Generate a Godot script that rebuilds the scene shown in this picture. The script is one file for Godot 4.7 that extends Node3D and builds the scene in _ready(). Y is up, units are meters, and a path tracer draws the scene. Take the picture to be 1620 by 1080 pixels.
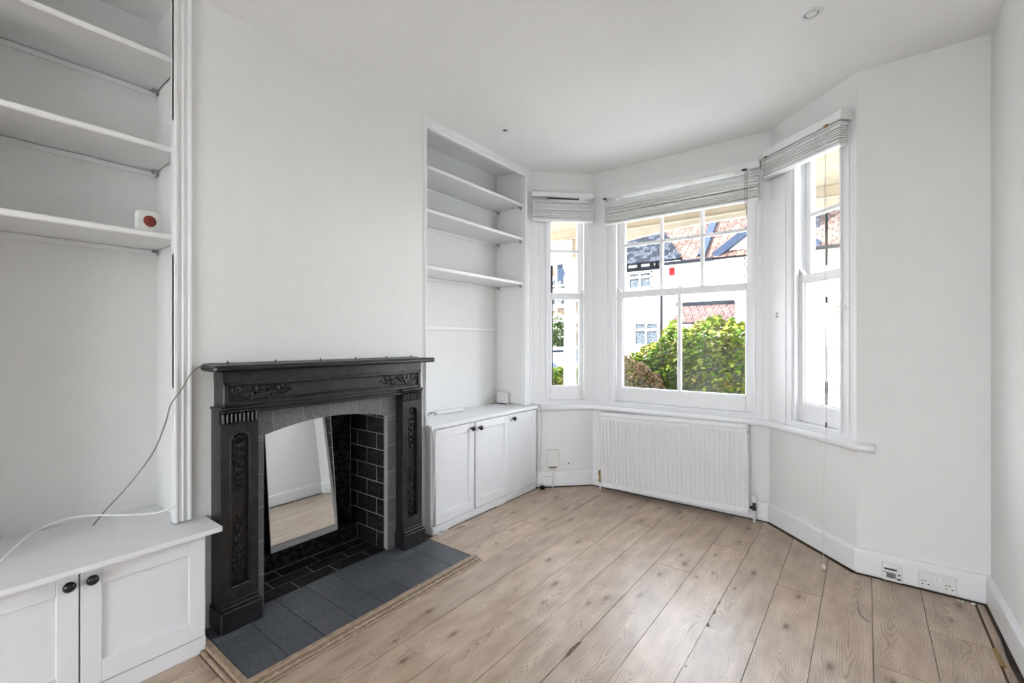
extends Node3D
# Room coordinates in this file: x to the right of the chimney wall, y up, w towards the bay window (world z = -w).
const F := 715.8
const YAW := 0.65066      # the bay direction lies 37.28 degrees right of the lens axis
const EYE := 1.2
const XL := -2.14         # face of the chimney breast
const XR := 0.487         # face of the right wall
const H := 2.6            # ceiling
const PA := Vector2(-2.14, 3.05)
const PB := Vector2(-1.76, 3.43)
const PC := Vector2(-0.46, 3.43)
const PD := Vector2(0.0, 2.96)
const SILL := 0.66
const RB := -3.1           # far end of the room, behind the camera, with glazed doors added for fill

var M := {}
var origin_of := {}
var taken := {}
var rng := RandomNumberGenerator.new()

func _ready() -> void:
	rng.seed = 7
	set_camera_and_light()
	make_materials()
	build_shell()
	build_floor()
	build_bay()
	build_alcoves()
	build_fireplace()
	build_cabinets()
	build_radiator()
	build_blinds()
	build_small_things()
	build_verandah()
	build_garden()
	build_street()

func set_camera_and_light() -> void:
	var cam := Camera3D.new()
	cam.name = "camera"
	cam.fov = rad_to_deg(2.0 * atan(540.0 / F))
	cam.position = Vector3(0, EYE, 0)
	cam.rotation.y = YAW
	cam.near = 0.03
	cam.far = 200.0
	add_child(cam)
	cam.current = true
	var env := Environment.new()
	var sky := Sky.new()
	var sm := ProceduralSkyMaterial.new()
	sm.sky_top_color = Color(0.80, 0.84, 0.89)
	sm.sky_horizon_color = Color(0.95, 0.95, 0.955)
	sm.ground_horizon_color = Color(0.75, 0.74, 0.72)
	sm.ground_bottom_color = Color(0.55, 0.54, 0.52)
	sm.sun_angle_max = 1.0
	sky.sky_material = sm
	env.background_mode = Environment.BG_SKY
	env.sky = sky
	env.background_energy_multiplier = 14.0
	env.tonemap_mode = Environment.TONE_MAPPER_LINEAR
	env.tonemap_exposure = 1.66
	env.sdfgi_enabled = true
	env.ssao_enabled = true
	env.ssil_enabled = true
	var we := WorldEnvironment.new()
	we.name = "environment"
	we.environment = env
	add_child(we)
	var sun := DirectionalLight3D.new()
	sun.name = "sun"
	sun.light_energy = 9.0
	sun.light_color = Color(1.0, 0.975, 0.94)
	sun.light_angular_distance = 0.6
	sun.shadow_enabled = true
	add_child(sun)
	sun.look_at_from_position(Vector3.ZERO, V(0.55, -0.75, 0.55), Vector3.UP)

# ---------------------------------------------------------------- coordinates
func V(x: float, y: float, w: float) -> Vector3:
	return Vector3(x, y, -w)

func ray(px: float, py: float) -> Vector3:      # (x, y, w) per unit of depth
	var u := (px - 810.0) / F
	return Vector3(u * cos(YAW) - sin(YAW), -(py - 540.0) / F, u * sin(YAW) + cos(YAW))

func atw(px: float, py: float, w: float) -> Vector3:   # world point of a pixel on the plane w
	var r := ray(px, py)
	var t := w / r.z
	return V(r.x * t, EYE + r.y * t, w)

func atx(px: float, py: float, x: float) -> Vector3:
	var r := ray(px, py)
	var t := x / r.x
	return V(x, EYE + r.y * t, r.z * t)

func aty(px: float, py: float, y: float) -> Vector3:
	var r := ray(px, py)
	var t := (y - EYE) / r.y
	return V(r.x * t, y, r.z * t)

# ---------------------------------------------------------------- nodes
func numbered(called: String) -> String:
	if not taken.has(called):
		taken[called] = 0
		return called
	taken[called] += 1
	return "%s_%03d" % [called, taken[called]]

func thing(called: String, label: String, category: String, at := Vector3.ZERO, group := "", local := false) -> Node3D:
	var o := Node3D.new()
	o.name = numbered(called)
	add_child(o)
	o.position = at
	origin_of[o] = Vector3.ZERO if local else at
	o.set_meta("label", label)
	o.set_meta("category", category)
	if group != "":
		o.set_meta("group", group)
	return o

func structure(called: String, label := "") -> Node3D:
	var o := Node3D.new()
	o.name = numbered(called)
	add_child(o)
	origin_of[o] = Vector3.ZERO
	o.set_meta("kind", "structure")
	if label != "":
		o.set_meta("label", label)
	return o

func part(called: String, st: SurfaceTool, mat: Material, parent: Node3D, label := "") -> MeshInstance3D:
	st.generate_normals()
	return inst(called, st.commit(), mat, parent, label)

func inst(called: String, mesh: Mesh, mat: Material, parent: Node3D, label := "") -> MeshInstance3D:
	var o := MeshInstance3D.new()
	o.name = called
	o.mesh = mesh
	o.material_override = mat
	parent.add_child(o, true)
	if origin_of.has(parent):
		o.position = -origin_of[parent]
	if label != "":
		o.set_meta("label", label)
	return o

func single(called: String, st: SurfaceTool, mat: Material, label: String, category: String, group := "", kind := "") -> MeshInstance3D:
	st.generate_normals()
	var o := MeshInstance3D.new()
	o.name = numbered(called)
	o.mesh = st.commit()
	o.material_override = mat
	add_child(o)
	o.set_meta("label", label)
	o.set_meta("category", category)
	if group != "":
		o.set_meta("group", group)
	if kind != "":
		o.set_meta("kind", kind)
	return o

# ---------------------------------------------------------------- shapes
func mb(smooth := false) -> SurfaceTool:
	var st := SurfaceTool.new()
	st.begin(Mesh.PRIMITIVE_TRIANGLES)
	st.set_smooth_group(0 if smooth else -1)
	return st

func tri(st: SurfaceTool, a: Vector3, b: Vector3, c: Vector3) -> void:   # a b c anticlockwise from outside
	st.add_vertex(a)
	st.add_vertex(c)
	st.add_vertex(b)

func quad(st: SurfaceTool, a: Vector3, b: Vector3, c: Vector3, d: Vector3) -> void:
	tri(st, a, b, c)
	tri(st, a, c, d)

func face(st: SurfaceTool, p: Array, centre: Vector3) -> void:           # convex face, turned away from centre
	var n: Vector3 = (p[1] - p[0]).cross(p[2] - p[0])
	var flip: bool = n.dot(p[0] - centre) < 0.0
	for i in range(1, p.size() - 1):
		if flip:
			tri(st, p[0], p[i + 1], p[i])
		else:
			tri(st, p[0], p[i], p[i + 1])

func cbox(st: SurfaceTool, c: Vector3, s: Vector3, b := 0.0, B := Basis()) -> void:   # box with chamfered edges
	var h := s * 0.5
	b = minf(b, minf(h.x, minf(h.y, h.z)) * 0.9)
	if b <= 0.0:
		for a in 3:
			for sg in [-1.0, 1.0]:
				var p := []
				for k in [[-1, -1], [1, -1], [1, 1], [-1, 1]]:
					var v := Vector3.ZERO
					v[a] = h[a] * sg
					v[(a + 1) % 3] = h[(a + 1) % 3] * k[0]
					v[(a + 2) % 3] = h[(a + 2) % 3] * k[1]
					p.append(c + B * v)
				face(st, p, c)
		return
	var P := func(a: int, g: Vector3) -> Vector3:
		var v := Vector3.ZERO
		for i in 3:
			v[i] = g[i] * (h[i] if i == a else h[i] - b)
		return c + B * v
	for a in 3:
		for sg in [-1.0, 1.0]:
			var p := []
			for k in [[-1, -1], [1, -1], [1, 1], [-1, 1]]:
				var g := Vector3.ZERO
				g[a] = sg
				g[(a + 1) % 3] = k[0]
				g[(a + 2) % 3] = k[1]
				p.append(P.call(a, g))
			face(st, p, c)
	for a in 3:
		var e := (a + 1) % 3
		var d := (a + 2) % 3
		for s1 in [-1.0, 1.0]:
			for s2 in [-1.0, 1.0]:
				var g0 := Vector3.ZERO
				g0[e] = s1
				g0[d] = s2
				var g1 := g0
				g0[a] = -1.0
				g1[a] = 1.0
				face(st, [P.call(e, g0), P.call(e, g1), P.call(d, g1), P.call(d, g0)], c)
	for sx in [-1.0, 1.0]:
		for sy in [-1.0, 1.0]:
			for sz in [-1.0, 1.0]:
				var g := Vector3(sx, sy, sz)
				face(st, [P.call(0, g), P.call(1, g), P.call(2, g)], c)

func bx(st: SurfaceTool, x0: float, x1: float, y0: float, y1: float, w0: float, w1: float, b := 0.0) -> void:
	cbox(st, Vector3((x0 + x1) / 2, (y0 + y1) / 2, -(w0 + w1) / 2), Vector3(absf(x1 - x0), absf(y1 - y0), absf(w1 - w0)), b)

func lb(st: SurfaceTool, x0: float, x1: float, y0: float, y1: float, z0: float, z1: float, b := 0.0) -> void:   # the same in a thing's own axes
	cbox(st, Vector3((x0 + x1) / 2, (y0 + y1) / 2, (z0 + z1) / 2), Vector3(absf(x1 - x0), absf(y1 - y0), absf(z1 - z0)), b)

func prism(st: SurfaceTool, pts: PackedVector2Array, T: Transform3D, d: float) -> void:   # polygon in local XY pushed along local Z
	var p := pts.duplicate()
	if Geometry2D.is_polygon_clockwise(p):
		p.reverse()
	var idx := Geometry2D.triangulate_polygon(p)
	var mirrored := T.basis.determinant() < 0.0
	var top := func(i: int, z: float) -> Vector3: return T * Vector3(p[i].x, p[i].y, z)
	var lo := minf(0.0, d)
	var hi := maxf(0.0, d)
	for k in range(0, idx.size(), 3):
		var a := idx[k]
		var b := idx[k + 1]
		var c := idx[k + 2]
		var area := (p[b] - p[a]).cross(p[c] - p[a])
		if area < 0.0:
			var s := b
			b = c
			c = s
		if mirrored:
			tri(st, top.call(a, hi), top.call(c, hi), top.call(b, hi))
			tri(st, top.call(a, lo), top.call(b, lo), top.call(c, lo))
		else:
			tri(st, top.call(a, hi), top.call(b, hi), top.call(c, hi))
			tri(st, top.call(a, lo), top.call(c, lo), top.call(b, lo))
	for i in p.size():
		var j := (i + 1) % p.size()
		if mirrored:
			quad(st, top.call(j, lo), top.call(i, lo), top.call(i, hi), top.call(j, hi))
		else:
			quad(st, top.call(i, lo), top.call(j, lo), top.call(j, hi), top.call(i, hi))

func plan_prism(st: SurfaceTool, pts: Array, y0: float, y1: float) -> void:   # polygon of (x, w) points between two heights
	var p := PackedVector2Array(pts)
	prism(st, p, Transform3D(Basis(Vector3(1, 0, 0), Vector3(0, 0, -1), Vector3(0, 1, 0)), Vector3(0, y0, 0)), y1 - y0)

func tube(st: SurfaceTool, pts: Array, r, seg := 7, closed_ends := true) -> void:   # r is a number or one number for each point
	st.set_smooth_group(0)
	var n := pts.size()
	var rings := []
	var up := Vector3.UP
	var prev := Vector3.ZERO
	for i in n:
		var t: Vector3 = (pts[mini(i + 1, n - 1)] - pts[maxi(i - 1, 0)]).normalized()
		if prev == Vector3.ZERO:
			up = Vector3.UP if absf(t.y) < 0.9 else Vector3.RIGHT
		var side := t.cross(up).normalized()
		up = side.cross(t).normalized()
		prev = t
		var rr: float = r[i] if r is Array or r is PackedFloat32Array else r
		var ring := []
		for k in seg:
			var a := TAU * k / seg
			ring.append(pts[i] + (side * cos(a) + up * sin(a)) * rr)
		rings.append(ring)
	for i in n - 1:
		for k in seg:
			var k2 := (k + 1) % seg
			quad(st, rings[i][k], rings[i][k2], rings[i + 1][k2], rings[i + 1][k])
	if closed_ends:
		for k in range(1, seg - 1):
			tri(st, rings[0][0], rings[0][k + 1], rings[0][k])
			tri(st, rings[n - 1][0], rings[n - 1][k], rings[n - 1][k + 1])

func curve(pts: Array, each := 8) -> Array:      # Catmull-Rom through the points
	var res := []
	for i in pts.size() - 1:
		var p0: Vector3 = pts[maxi(i - 1, 0)]
		var p1: Vector3 = pts[i]
		var p2: Vector3 = pts[i + 1]
		var p3: Vector3 = pts[mini(i + 2, pts.size() - 1)]
		for k in each:
			var t := float(k) / each
			res.append(0.5 * ((2.0 * p1) + (p2 - p0) * t + (2.0 * p0 - 5.0 * p1 + 4.0 * p2 - p3) * t * t + (3.0 * p1 - p0 - 3.0 * p2 + p3) * t * t * t))
	res.append(pts[-1])
	return res

func lathe(st: SurfaceTool, prof: Array, T: Transform3D, seg := 20) -> void:   # prof of (radius, height) from bottom to top
	st.set_smooth_group(0)
	for i in prof.size() - 1:
		for k in seg:
			var a := TAU * k / seg
			var b := TAU * (k + 1) / seg
			var p: Vector2 = prof[i]
			var q: Vector2 = prof[i + 1]
			var v0 := T * Vector3(cos(a) * p.x, p.y, sin(a) * p.x)
			var v1 := T * Vector3(cos(b) * p.x, p.y, sin(b) * p.x)
			var v2 := T * Vector3(cos(b) * q.x, q.y, sin(b) * q.x)
			var v3 := T * Vector3(cos(a) * q.x, q.y, sin(a) * q.x)
			if p.x > 0.0:
				tri(st, v0, v2, v1)
			if q.x > 0.0:
				tri(st, v0, v3, v2)

func ball(st: SurfaceTool, c: Vector3, r: Vector3, B := Basis(), seg := 10, rows := 6) -> void:
	var prof := []
	for i in rows + 1:
		var a := -PI / 2 + PI * i / rows
		prof.append(Vector2(maxf(cos(a), 0.0), sin(a)))
	prof[0].x = 0.0
	prof[rows].x = 0.0
	lathe(st, prof, Transform3D(B * Basis.from_scale(r), c), seg)

func mould(st: SurfaceTool, prof: Array, path: Array, smooth := false) -> void:
	# profile of (out, y) swept along a plan path of (x, w); "out" points to the right-hand side of the path, corners are mitred
	st.set_smooth_group(0 if smooth else -1)
	var n := path.size()
	var rings := []
	for i in n:
		var d0: Vector2 = (path[i] - path[i - 1]).normalized() if i > 0 else (path[1] - path[0]).normalized()
		var d1: Vector2 = (path[i + 1] - path[i]).normalized() if i < n - 1 else d0
		var n0 := Vector2(d0.y, -d0.x)
		var n1 := Vector2(d1.y, -d1.x)
		var m := (n0 + n1).normalized()
		m /= maxf(m.dot(n0), 0.2)
		var ring := []
		for p in prof:
			var q: Vector2 = path[i] + m * p.x
			ring.append(V(q.x, p.y, q.y))
		rings.append(ring)
	var k := prof.size()
	for i in n - 1:
		for j in k:
			var j2 := (j + 1) % k
			quad(st, rings[i][j], rings[i + 1][j], rings[i + 1][j2], rings[i][j2])
	for e in [0, n - 1]:
		var c := Vector3.ZERO
		for v in rings[e]:
			c += v
		c /= k
		for j in k:
			var a: Vector3 = rings[e][j]
			var b: Vector3 = rings[e][(j + 1) % k]
			if e == 0:
				tri(st, c, a, b)
			else:
				tri(st, c, b, a)

# ---------------------------------------------------------------- materials
func mat(c: Color, rough: float, metal := 0.0) -> StandardMaterial3D:
	var m := StandardMaterial3D.new()
	m.albedo_color = c
	m.roughness = rough
	m.metallic = metal
	return m

func noise_tex(freq: float, octaves: int, lo: Color, hi: Color, sd: int, size := 256) -> NoiseTexture2D:
	var nz := FastNoiseLite.new()
	nz.seed = sd
	nz.frequency = freq
	nz.fractal_octaves = octaves
	var t := NoiseTexture2D.new()
	t.width = size
	t.height = size
	t.seamless = true
	t.noise = nz
	var g := Gradient.new()
	g.colors = PackedColorArray([lo, hi])
	g.offsets = PackedFloat32Array([0.25, 0.75])
	t.color_ramp = g
	return t

func grained(c: Color, spread: float, rough: float, scale: float, sd: int, relief := 0.0) -> StandardMaterial3D:
	var m := mat(Color.WHITE, rough)
	m.albedo_texture = noise_tex(0.03, 4, c.darkened(spread), c.lightened(spread * 0.6), sd)
	m.uv1_triplanar = true
	m.uv1_world_triplanar = true
	m.uv1_scale = Vector3.ONE * scale
	if relief > 0.0:
		m.heightmap_enabled = true
		m.heightmap_texture = noise_tex(0.09, 3, Color.BLACK, Color.WHITE, sd + 50)
		m.heightmap_scale = relief
	return m

func make_materials() -> void:
	M.plaster = grained(Color(0.91, 0.91, 0.905), 0.005, 0.75, 0.9, 1, 0.02)
	M.ceiling = grained(Color(0.96, 0.958, 0.952), 0.005, 0.8, 0.7, 2)
	M.gloss_white = mat(Color(0.925, 0.926, 0.932), 0.34)
	M.cabinet_white = mat(Color(0.915, 0.917, 0.925), 0.42)
	M.shelf_white = mat(Color(0.92, 0.92, 0.92), 0.45)
	M.plastic = mat(Color(0.90, 0.90, 0.89), 0.35)
	M.radiator = mat(Color(0.915, 0.915, 0.912), 0.32)
	M.blind = mat(Color(0.91, 0.912, 0.91), 0.4)
	M.cord = mat(Color(0.88, 0.87, 0.85), 0.7)
	M.grey_cord = mat(Color(0.55, 0.54, 0.52), 0.6)
	M.black_paint = grained(Color(0.085, 0.085, 0.088), 0.12, 0.33, 2.0, 3, 0.01)
	M.black_gloss = mat(Color(0.075, 0.075, 0.078), 0.20)
	M.black_knob = mat(Color(0.05, 0.05, 0.06), 0.25)
	M.dark_metal = mat(Color(0.10, 0.10, 0.10), 0.5)
	M.soot = grained(Color(0.05, 0.05, 0.05), 0.25, 0.7, 3.0, 4, 0.05)
	M.brick_a = grained(Color(0.06, 0.06, 0.062), 0.2, 0.42, 4.0, 5, 0.03)
	M.brick_b = grained(Color(0.085, 0.085, 0.09), 0.2, 0.42, 4.0, 6, 0.03)
	M.grout_light = mat(Color(0.60, 0.60, 0.59), 0.9)
	M.grout_dark = mat(Color(0.10, 0.10, 0.11), 0.9)
	M.slip_a = grained(Color(0.40, 0.402, 0.405), 0.07, 0.5, 5.0, 7, 0.02)
	M.slip_b = grained(Color(0.43, 0.432, 0.435), 0.07, 0.5, 5.0, 8, 0.02)
	M.tile_a = grained(Color(0.315, 0.325, 0.345), 0.09, 0.42, 6.0, 9, 0.02)
	M.tile_b = grained(Color(0.335, 0.343, 0.36), 0.09, 0.42, 6.0, 10, 0.02)
	M.tile_c = grained(Color(0.295, 0.308, 0.328), 0.09, 0.42, 6.0, 11, 0.02)
	M.mirror = mat(Color(0.93, 0.94, 0.94), 0.015, 1.0)
	M.chrome = mat(Color(0.80, 0.80, 0.80), 0.2, 1.0)
	M.brass = mat(Color(0.62, 0.52, 0.32), 0.4, 0.8)
	M.rust_red = mat(Color(0.53, 0.22, 0.16), 0.5)
	M.dark_rubber = mat(Color(0.06, 0.05, 0.05), 0.6)
	M.trim_wood = grained(Color(0.66, 0.57, 0.48), 0.10, 0.5, 3.0, 12, 0.02)
	M.gap_wood = grained(Color(0.33, 0.26, 0.20), 0.2, 0.8, 6.0, 13, 0.05)
	M.core_wood = grained(Color(0.46, 0.38, 0.27), 0.2, 0.8, 8.0, 44)
	M.subfloor = mat(Color(0.36, 0.29, 0.22), 0.9)
	M.acorn = mat(Color(0.86, 0.80, 0.76), 0.5)
	M.chip = mat(Color(0.90, 0.89, 0.87), 0.9)
	M.stain = mat(Color(0.50, 0.46, 0.43), 0.6)
	var g := mat(Color(0.10, 0.11, 0.11, 0.05), 0.02)
	g.transparency = BaseMaterial3D.TRANSPARENCY_ALPHA
	M.glass = g
	M.lens_dark = mat(Color(0.22, 0.21, 0.18), 0.3)
	M.grey_plastic = mat(Color(0.42, 0.43, 0.43), 0.4)
	M.plastic_grey = mat(Color(0.62, 0.62, 0.61), 0.45)
	M.slot = mat(Color(0.03, 0.03, 0.03), 0.7)
	# outdoors
	M.soffit = grained(Color(0.65, 0.60, 0.52), 0.04, 0.7, 1.0, 14)
	M.beam = grained(Color(0.70, 0.66, 0.59), 0.03, 0.6, 1.0, 15)
	M.column = mat(Color(0.90, 0.90, 0.88), 0.45)
	M.render = grained(Color(0.93, 0.92, 0.89), 0.03, 0.85, 0.5, 16)
	M.cream_brick = grained(Color(0.46, 0.44, 0.37), 0.05, 0.85, 0.8, 17)
	M.roof_tile = grained(Color(0.27, 0.205, 0.18), 0.22, 0.8, 0.9, 18)
	M.roof_tile_2 = grained(Color(0.22, 0.16, 0.14), 0.22, 0.8, 0.9, 38)
	M.slate = grained(Color(0.085, 0.10, 0.13), 0.22, 0.6, 0.9, 19)  # dark blue-grey; paints a cast shadow into the half-timbered house roof
	M.porch_tile = grained(Color(0.20, 0.14, 0.135), 0.25, 0.8, 1.5, 20)
	M.porch_tile_2 = grained(Color(0.24, 0.17, 0.16), 0.25, 0.8, 1.5, 26)
	M.far_brick = grained(Color(0.33, 0.285, 0.235), 0.15, 0.9, 0.6, 27)
	M.board_blue = mat(Color(0.12, 0.155, 0.21), 0.5)
	M.timber_dark = mat(Color(0.06, 0.075, 0.10), 0.6)
	M.pipe = mat(Color(0.05, 0.06, 0.08), 0.5)
	M.red_box = mat(Color(0.42, 0.10, 0.11), 0.5)
	M.lace = grained(Color(0.16, 0.19, 0.22), 0.3, 0.6, 1.5, 21)
	M.asphalt = grained(Color(0.42, 0.42, 0.42), 0.1, 0.9, 1.0, 22)
	M.paving = grained(Color(0.62, 0.62, 0.61), 0.08, 0.9, 0.8, 23)
	M.bark = grained(Color(0.27, 0.20, 0.15), 0.3, 0.9, 4.0, 24)
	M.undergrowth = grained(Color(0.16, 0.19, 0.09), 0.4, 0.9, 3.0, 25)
	M.car_white = mat(Color(0.88, 0.88, 0.88), 0.2)
	M.car_blue = mat(Color(0.05, 0.12, 0.28), 0.2)
	M.car_glass = mat(Color(0.12, 0.15, 0.17), 0.08)
	M.tyre = mat(Color(0.05, 0.05, 0.05), 0.8)
	M.leaf = mat(Color.WHITE, 0.65)
	M.leaf.vertex_color_use_as_albedo = true
	M.leaf.backlight_enabled = true
	M.leaf.backlight = Color(0.5, 0.5, 0.4)
	for k in ["roof_tile", "roof_tile_2", "slate", "porch_tile", "porch_tile_2", "pipe", "cream_brick", "far_brick", "lace", "timber_dark", "board_blue", "render", "red_box", "leaf", "undergrowth", "bark", "soffit", "beam"]:
		M[k].metallic_specular = 0.12
	for k in ["brick_a", "brick_b", "soot"]:
		M[k].metallic_specular = 0.25
	M.laminate = laminate()

func laminate() -> StandardMaterial3D:
	# six boards side by side, each a slice through a tree: rings around a heart that wanders along the board, and knots
	var W := 1400
	var R := 170
	var bands := 6
	var fine := FastNoiseLite.new()
	fine.seed = 5
	fine.frequency = 0.022
	fine.fractal_octaves = 3
	var fi := fine.get_image(W / 20, R * bands, false, false, true)
	fi.convert(Image.FORMAT_L8)
	fi.resize(W, R * bands, Image.INTERPOLATE_CUBIC)
	var fd := fi.get_data()
	var streak := FastNoiseLite.new()
	streak.seed = 9
	streak.frequency = 0.22
	streak.fractal_octaves = 2
	var si := streak.get_image(W / 35, R * bands, false, false, true)
	si.convert(Image.FORMAT_L8)
	si.resize(W, R * bands, Image.INTERPOLATE_CUBIC)
	var sd := si.get_data()
	var cloud := FastNoiseLite.new()
	cloud.seed = 15
	cloud.frequency = 0.012
	cloud.fractal_octaves = 2
	var ci := cloud.get_image(W / 3, R * bands, false, false, true)
	ci.convert(Image.FORMAT_L8)
	ci.resize(W, R * bands, Image.INTERPOLATE_CUBIC)
	var cd := ci.get_data()
	var slow := FastNoiseLite.new()
	slow.seed = 21
	slow.frequency = 0.0016
	slow.fractal_octaves = 2
	var bytes := PackedByteArray()
	bytes.resize(W * R * bands * 3)
	var pale := Vector3(206, 186, 166)
	var dark := Vector3(128, 104, 84)
	var lr := RandomNumberGenerator.new()
	lr.seed = 77
	for b in bands:
		var knots := []
		for k in 2 + b % 2:
			knots.append(Vector3(lr.randf_range(60, W - 60), lr.randf_range(20, R - 20), lr.randf_range(5, 11)))
		var heart0 := lr.randf_range(0.25, 0.75) * R
		var tone := lr.randf_range(0.95, 1.04)
		var bold := lr.randf_range(0.26, 0.60)
		for i in W:
			var depth := absf(slow.get_noise_2d(i, b * 400.0)) * 46.0 + 2.0
			var heart := heart0 + slow.get_noise_2d(i + 3000.0, b * 300.0) * 34.0
			var near := []
			for k in knots:
				if absf(k.x - i) < k.z * 12.0:
					near.append(k)
			for j in R:
				var at := (b * R + j) * W + i
				var f := (fd[at] - 128) / 128.0
				var dv := (j - heart) * 0.85
				var r := sqrt(dv * dv + depth * depth) + f * 4.5
				var knot := 0.0
				for k in near:
					var kx: float = (i - k.x) / (k.z * 2.6)
					var ky: float = (j - k.y) / k.z
					var d2 := kx * kx + ky * ky
					r += 14.0 * exp(-d2 * 0.30)
					knot = maxf(knot, exp(-d2 * 1.3) + 0.35 * exp(-d2 * 0.35))
				var ring := fposmod(r / 6.2, 1.0)
				var line := ring * ring * ring * ring * (1.0 - smoothstep(0.93, 1.0, ring))
				var g := line * bold * 1.15 + (sd[at] / 255.0 - 0.5) * 0.16 + (cd[at] / 255.0 - 0.5) * 0.40 + f * 0.10 + 0.20
				g = clampf(g + knot * 0.60, 0.0, 1.2)
				var c := pale.lerp(dark, g) * tone
				var o := at * 3
				bytes[o] = int(clampf(c.x, 0, 255))
				bytes[o + 1] = int(clampf(c.y, 0, 255))
				bytes[o + 2] = int(clampf(c.z, 0, 255))
	var im := Image.create_from_data(W, R * bands, false, Image.FORMAT_RGB8, bytes)
	var m := mat(Color.WHITE, 0.36)
	m.albedo_texture = ImageTexture.create_from_image(im)
	return m

# ---------------------------------------------------------------- room shell
func build_shell() -> void:
	var c := structure("ceiling")
	var st := mb()
	bx(st, -2.62, 0.62, H, H + 0.12, RB - 0.18, 3.62)
	part("ceiling_plaster", st, M.ceiling, c)
	var wc := structure("wall_chimney")
	st = mb()
	bx(st, -2.62, XL, 0, H, 0.643, 0.90)
	bx(st, -2.62, XL, 0, H, 1.66, 1.92)
	bx(st, -2.62, XL, 0.95, H, 0.90, 1.66)
	bx(st, -2.62, -2.56, 0, 0.95, 0.90, 1.66)
	part("chimney_breast", st, M.plaster, wc)
	var wa := structure("wall_alcove_left")
	st = mb()
	bx(st, -2.62, -2.47, 0, H, -0.05, 0.643)
	part("alcove_back", st, M.plaster, wa)
	wa = structure("wall_alcove_right")
	st = mb()
	bx(st, -2.62, -2.44, 0, H, 1.92, 2.987)
	part("alcove_back", st, M.plaster, wa)
	wa = structure("wall_alcove_side")
	st = mb()
	bx(st, -2.62, XL, 0, H, 2.987, 3.05)
	bx(st, -2.62, XL, 0, H, 3.05, 3.22)
	part("alcove_side", st, M.plaster, wa)
	var wl := structure("wall_left")
	st = mb()
	bx(st, -2.62, XL, 0, H, RB - 0.13, -0.05)
	part("wall_plaster", st, M.plaster, wl)
	var wr := structure("wall_right")
	st = mb()
	bx(st, XR, XR + 0.13, 0, H, RB - 0.13, 3.1)
	part("wall_plaster", st, M.plaster, wr)
	var wf := structure("wall_front")
	st = mb()
	bx(st, 0.0, XR, 0, H, 2.96, 3.1)
	part("wall_plaster", st, M.plaster, wf)
	# behind the camera, out of the frame: glazed doors added to let in daylight as fill
	var wb := structure("wall_back")
	st = mb()
	bx(st, -2.14, -1.16, 0, H, RB - 0.13, RB)
	bx(st, 0.34, XR, 0, H, RB - 0.13, RB)
	bx(st, -1.16, 0.34, 2.45, H, RB - 0.13, RB)
	part("wall_plaster", st, M.plaster, wb)
	added_fill_door("door_1", Transform3D(Basis(), V(-1.16, 0, RB - 0.06)), 0.75, 2)
	st = mb()
	bx(st, -3.2, 1.6, 2.62, 2.70, RB - 2.3, RB - 0.19)
	bx(st, -3.1, -3.0, -0.43, 2.62, RB - 2.25, RB - 2.15)
	bx(st, 1.4, 1.5, -0.43, 2.62, RB - 2.25, RB - 2.15)
	part("added_sun_canopy", st, M.gloss_white, wb)  # unseen canopy, added to keep direct sun out of the rear doors
	var bb := structure("baseboard_right")
	st = mb()
	var prof := [Vector2(0, 0.014), Vector2(0.018, 0.014), Vector2(0.018, 0.118), Vector2(0.012, 0.130), Vector2(0, 0.134)]
	mould(st, prof, [Vector2(XR, 2.942), Vector2(XR, RB)])
	part("skirting_board", st, M.gloss_white, bb)
	bb = structure("baseboard_front")
	st = mb()
	mould(st, prof, [PA + Vector2(0.01, 0.01), PB, PC, PD, Vector2(XR, 2.96)])
	part("skirting_board", st, M.gloss_white, bb)
	# recessed ceiling spots
	for k in 2:
		var p := aty(1284, 21, H) if k == 0 else aty(799, 205, H)
		var t := thing("ceiling_spot", ["round white recessed ceiling spot above the bay's right side, unlit", "small recessed ceiling spot above the alcove shelves, unlit"][k], "ceiling light", p, "recessed ceiling spots", true)
		st = mb()
		var R: float = 0.042 if k == 0 else 0.026
		lathe(st, [Vector2(R * 0.62, -0.001), Vector2(R * 0.66, -0.006), Vector2(R * 0.92, -0.006), Vector2(R, -0.001), Vector2(R, 0.002)], Transform3D(), 28)
		part("trim_ring", st, M.gloss_white, t)
		st = mb()
		lathe(st, [Vector2(R * 0.62, -0.003), Vector2(R * 0.56, -0.0015)], Transform3D(), 28)
		part("dark_ring", st, M.dark_metal, t, "thin dark ring round the lens")
		st = mb()
		lathe(st, [Vector2(R * 0.56, -0.0015), Vector2(R * 0.50, -0.005), Vector2(R * 0.2, -0.004), Vector2(0.0, -0.004)], Transform3D(), 24)
		part("lamp_lens", st, M.plastic if k == 0 else M.lens_dark, t)

func added_fill_door(called: String, T: Transform3D, leaf: float, n: int) -> void:  # leaves of the doors added for fill light
	var dr: Node3D = structure(called)
	dr.transform = T
	for k in n:
		var a := leaf * k
		var st := mb()
		lb(st, a, a + 0.05, 0.0, 2.45, -0.03, 0.03, 0.004)
		lb(st, a + leaf - 0.05, a + leaf, 0.0, 2.45, -0.03, 0.03, 0.004)
		lb(st, a + 0.05, a + leaf - 0.05, 0.0, 0.12, -0.03, 0.03, 0.004)
		lb(st, a + 0.05, a + leaf - 0.05, 2.40, 2.45, -0.03, 0.03, 0.004)
		var d := part("door_leaf", st, M.gloss_white, dr)
		st = mb()
		lb(st, a + 0.05, a + leaf - 0.05, 0.12, 2.40, -0.002, 0.002)
		part("pane", st, M.glass, d)

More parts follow.
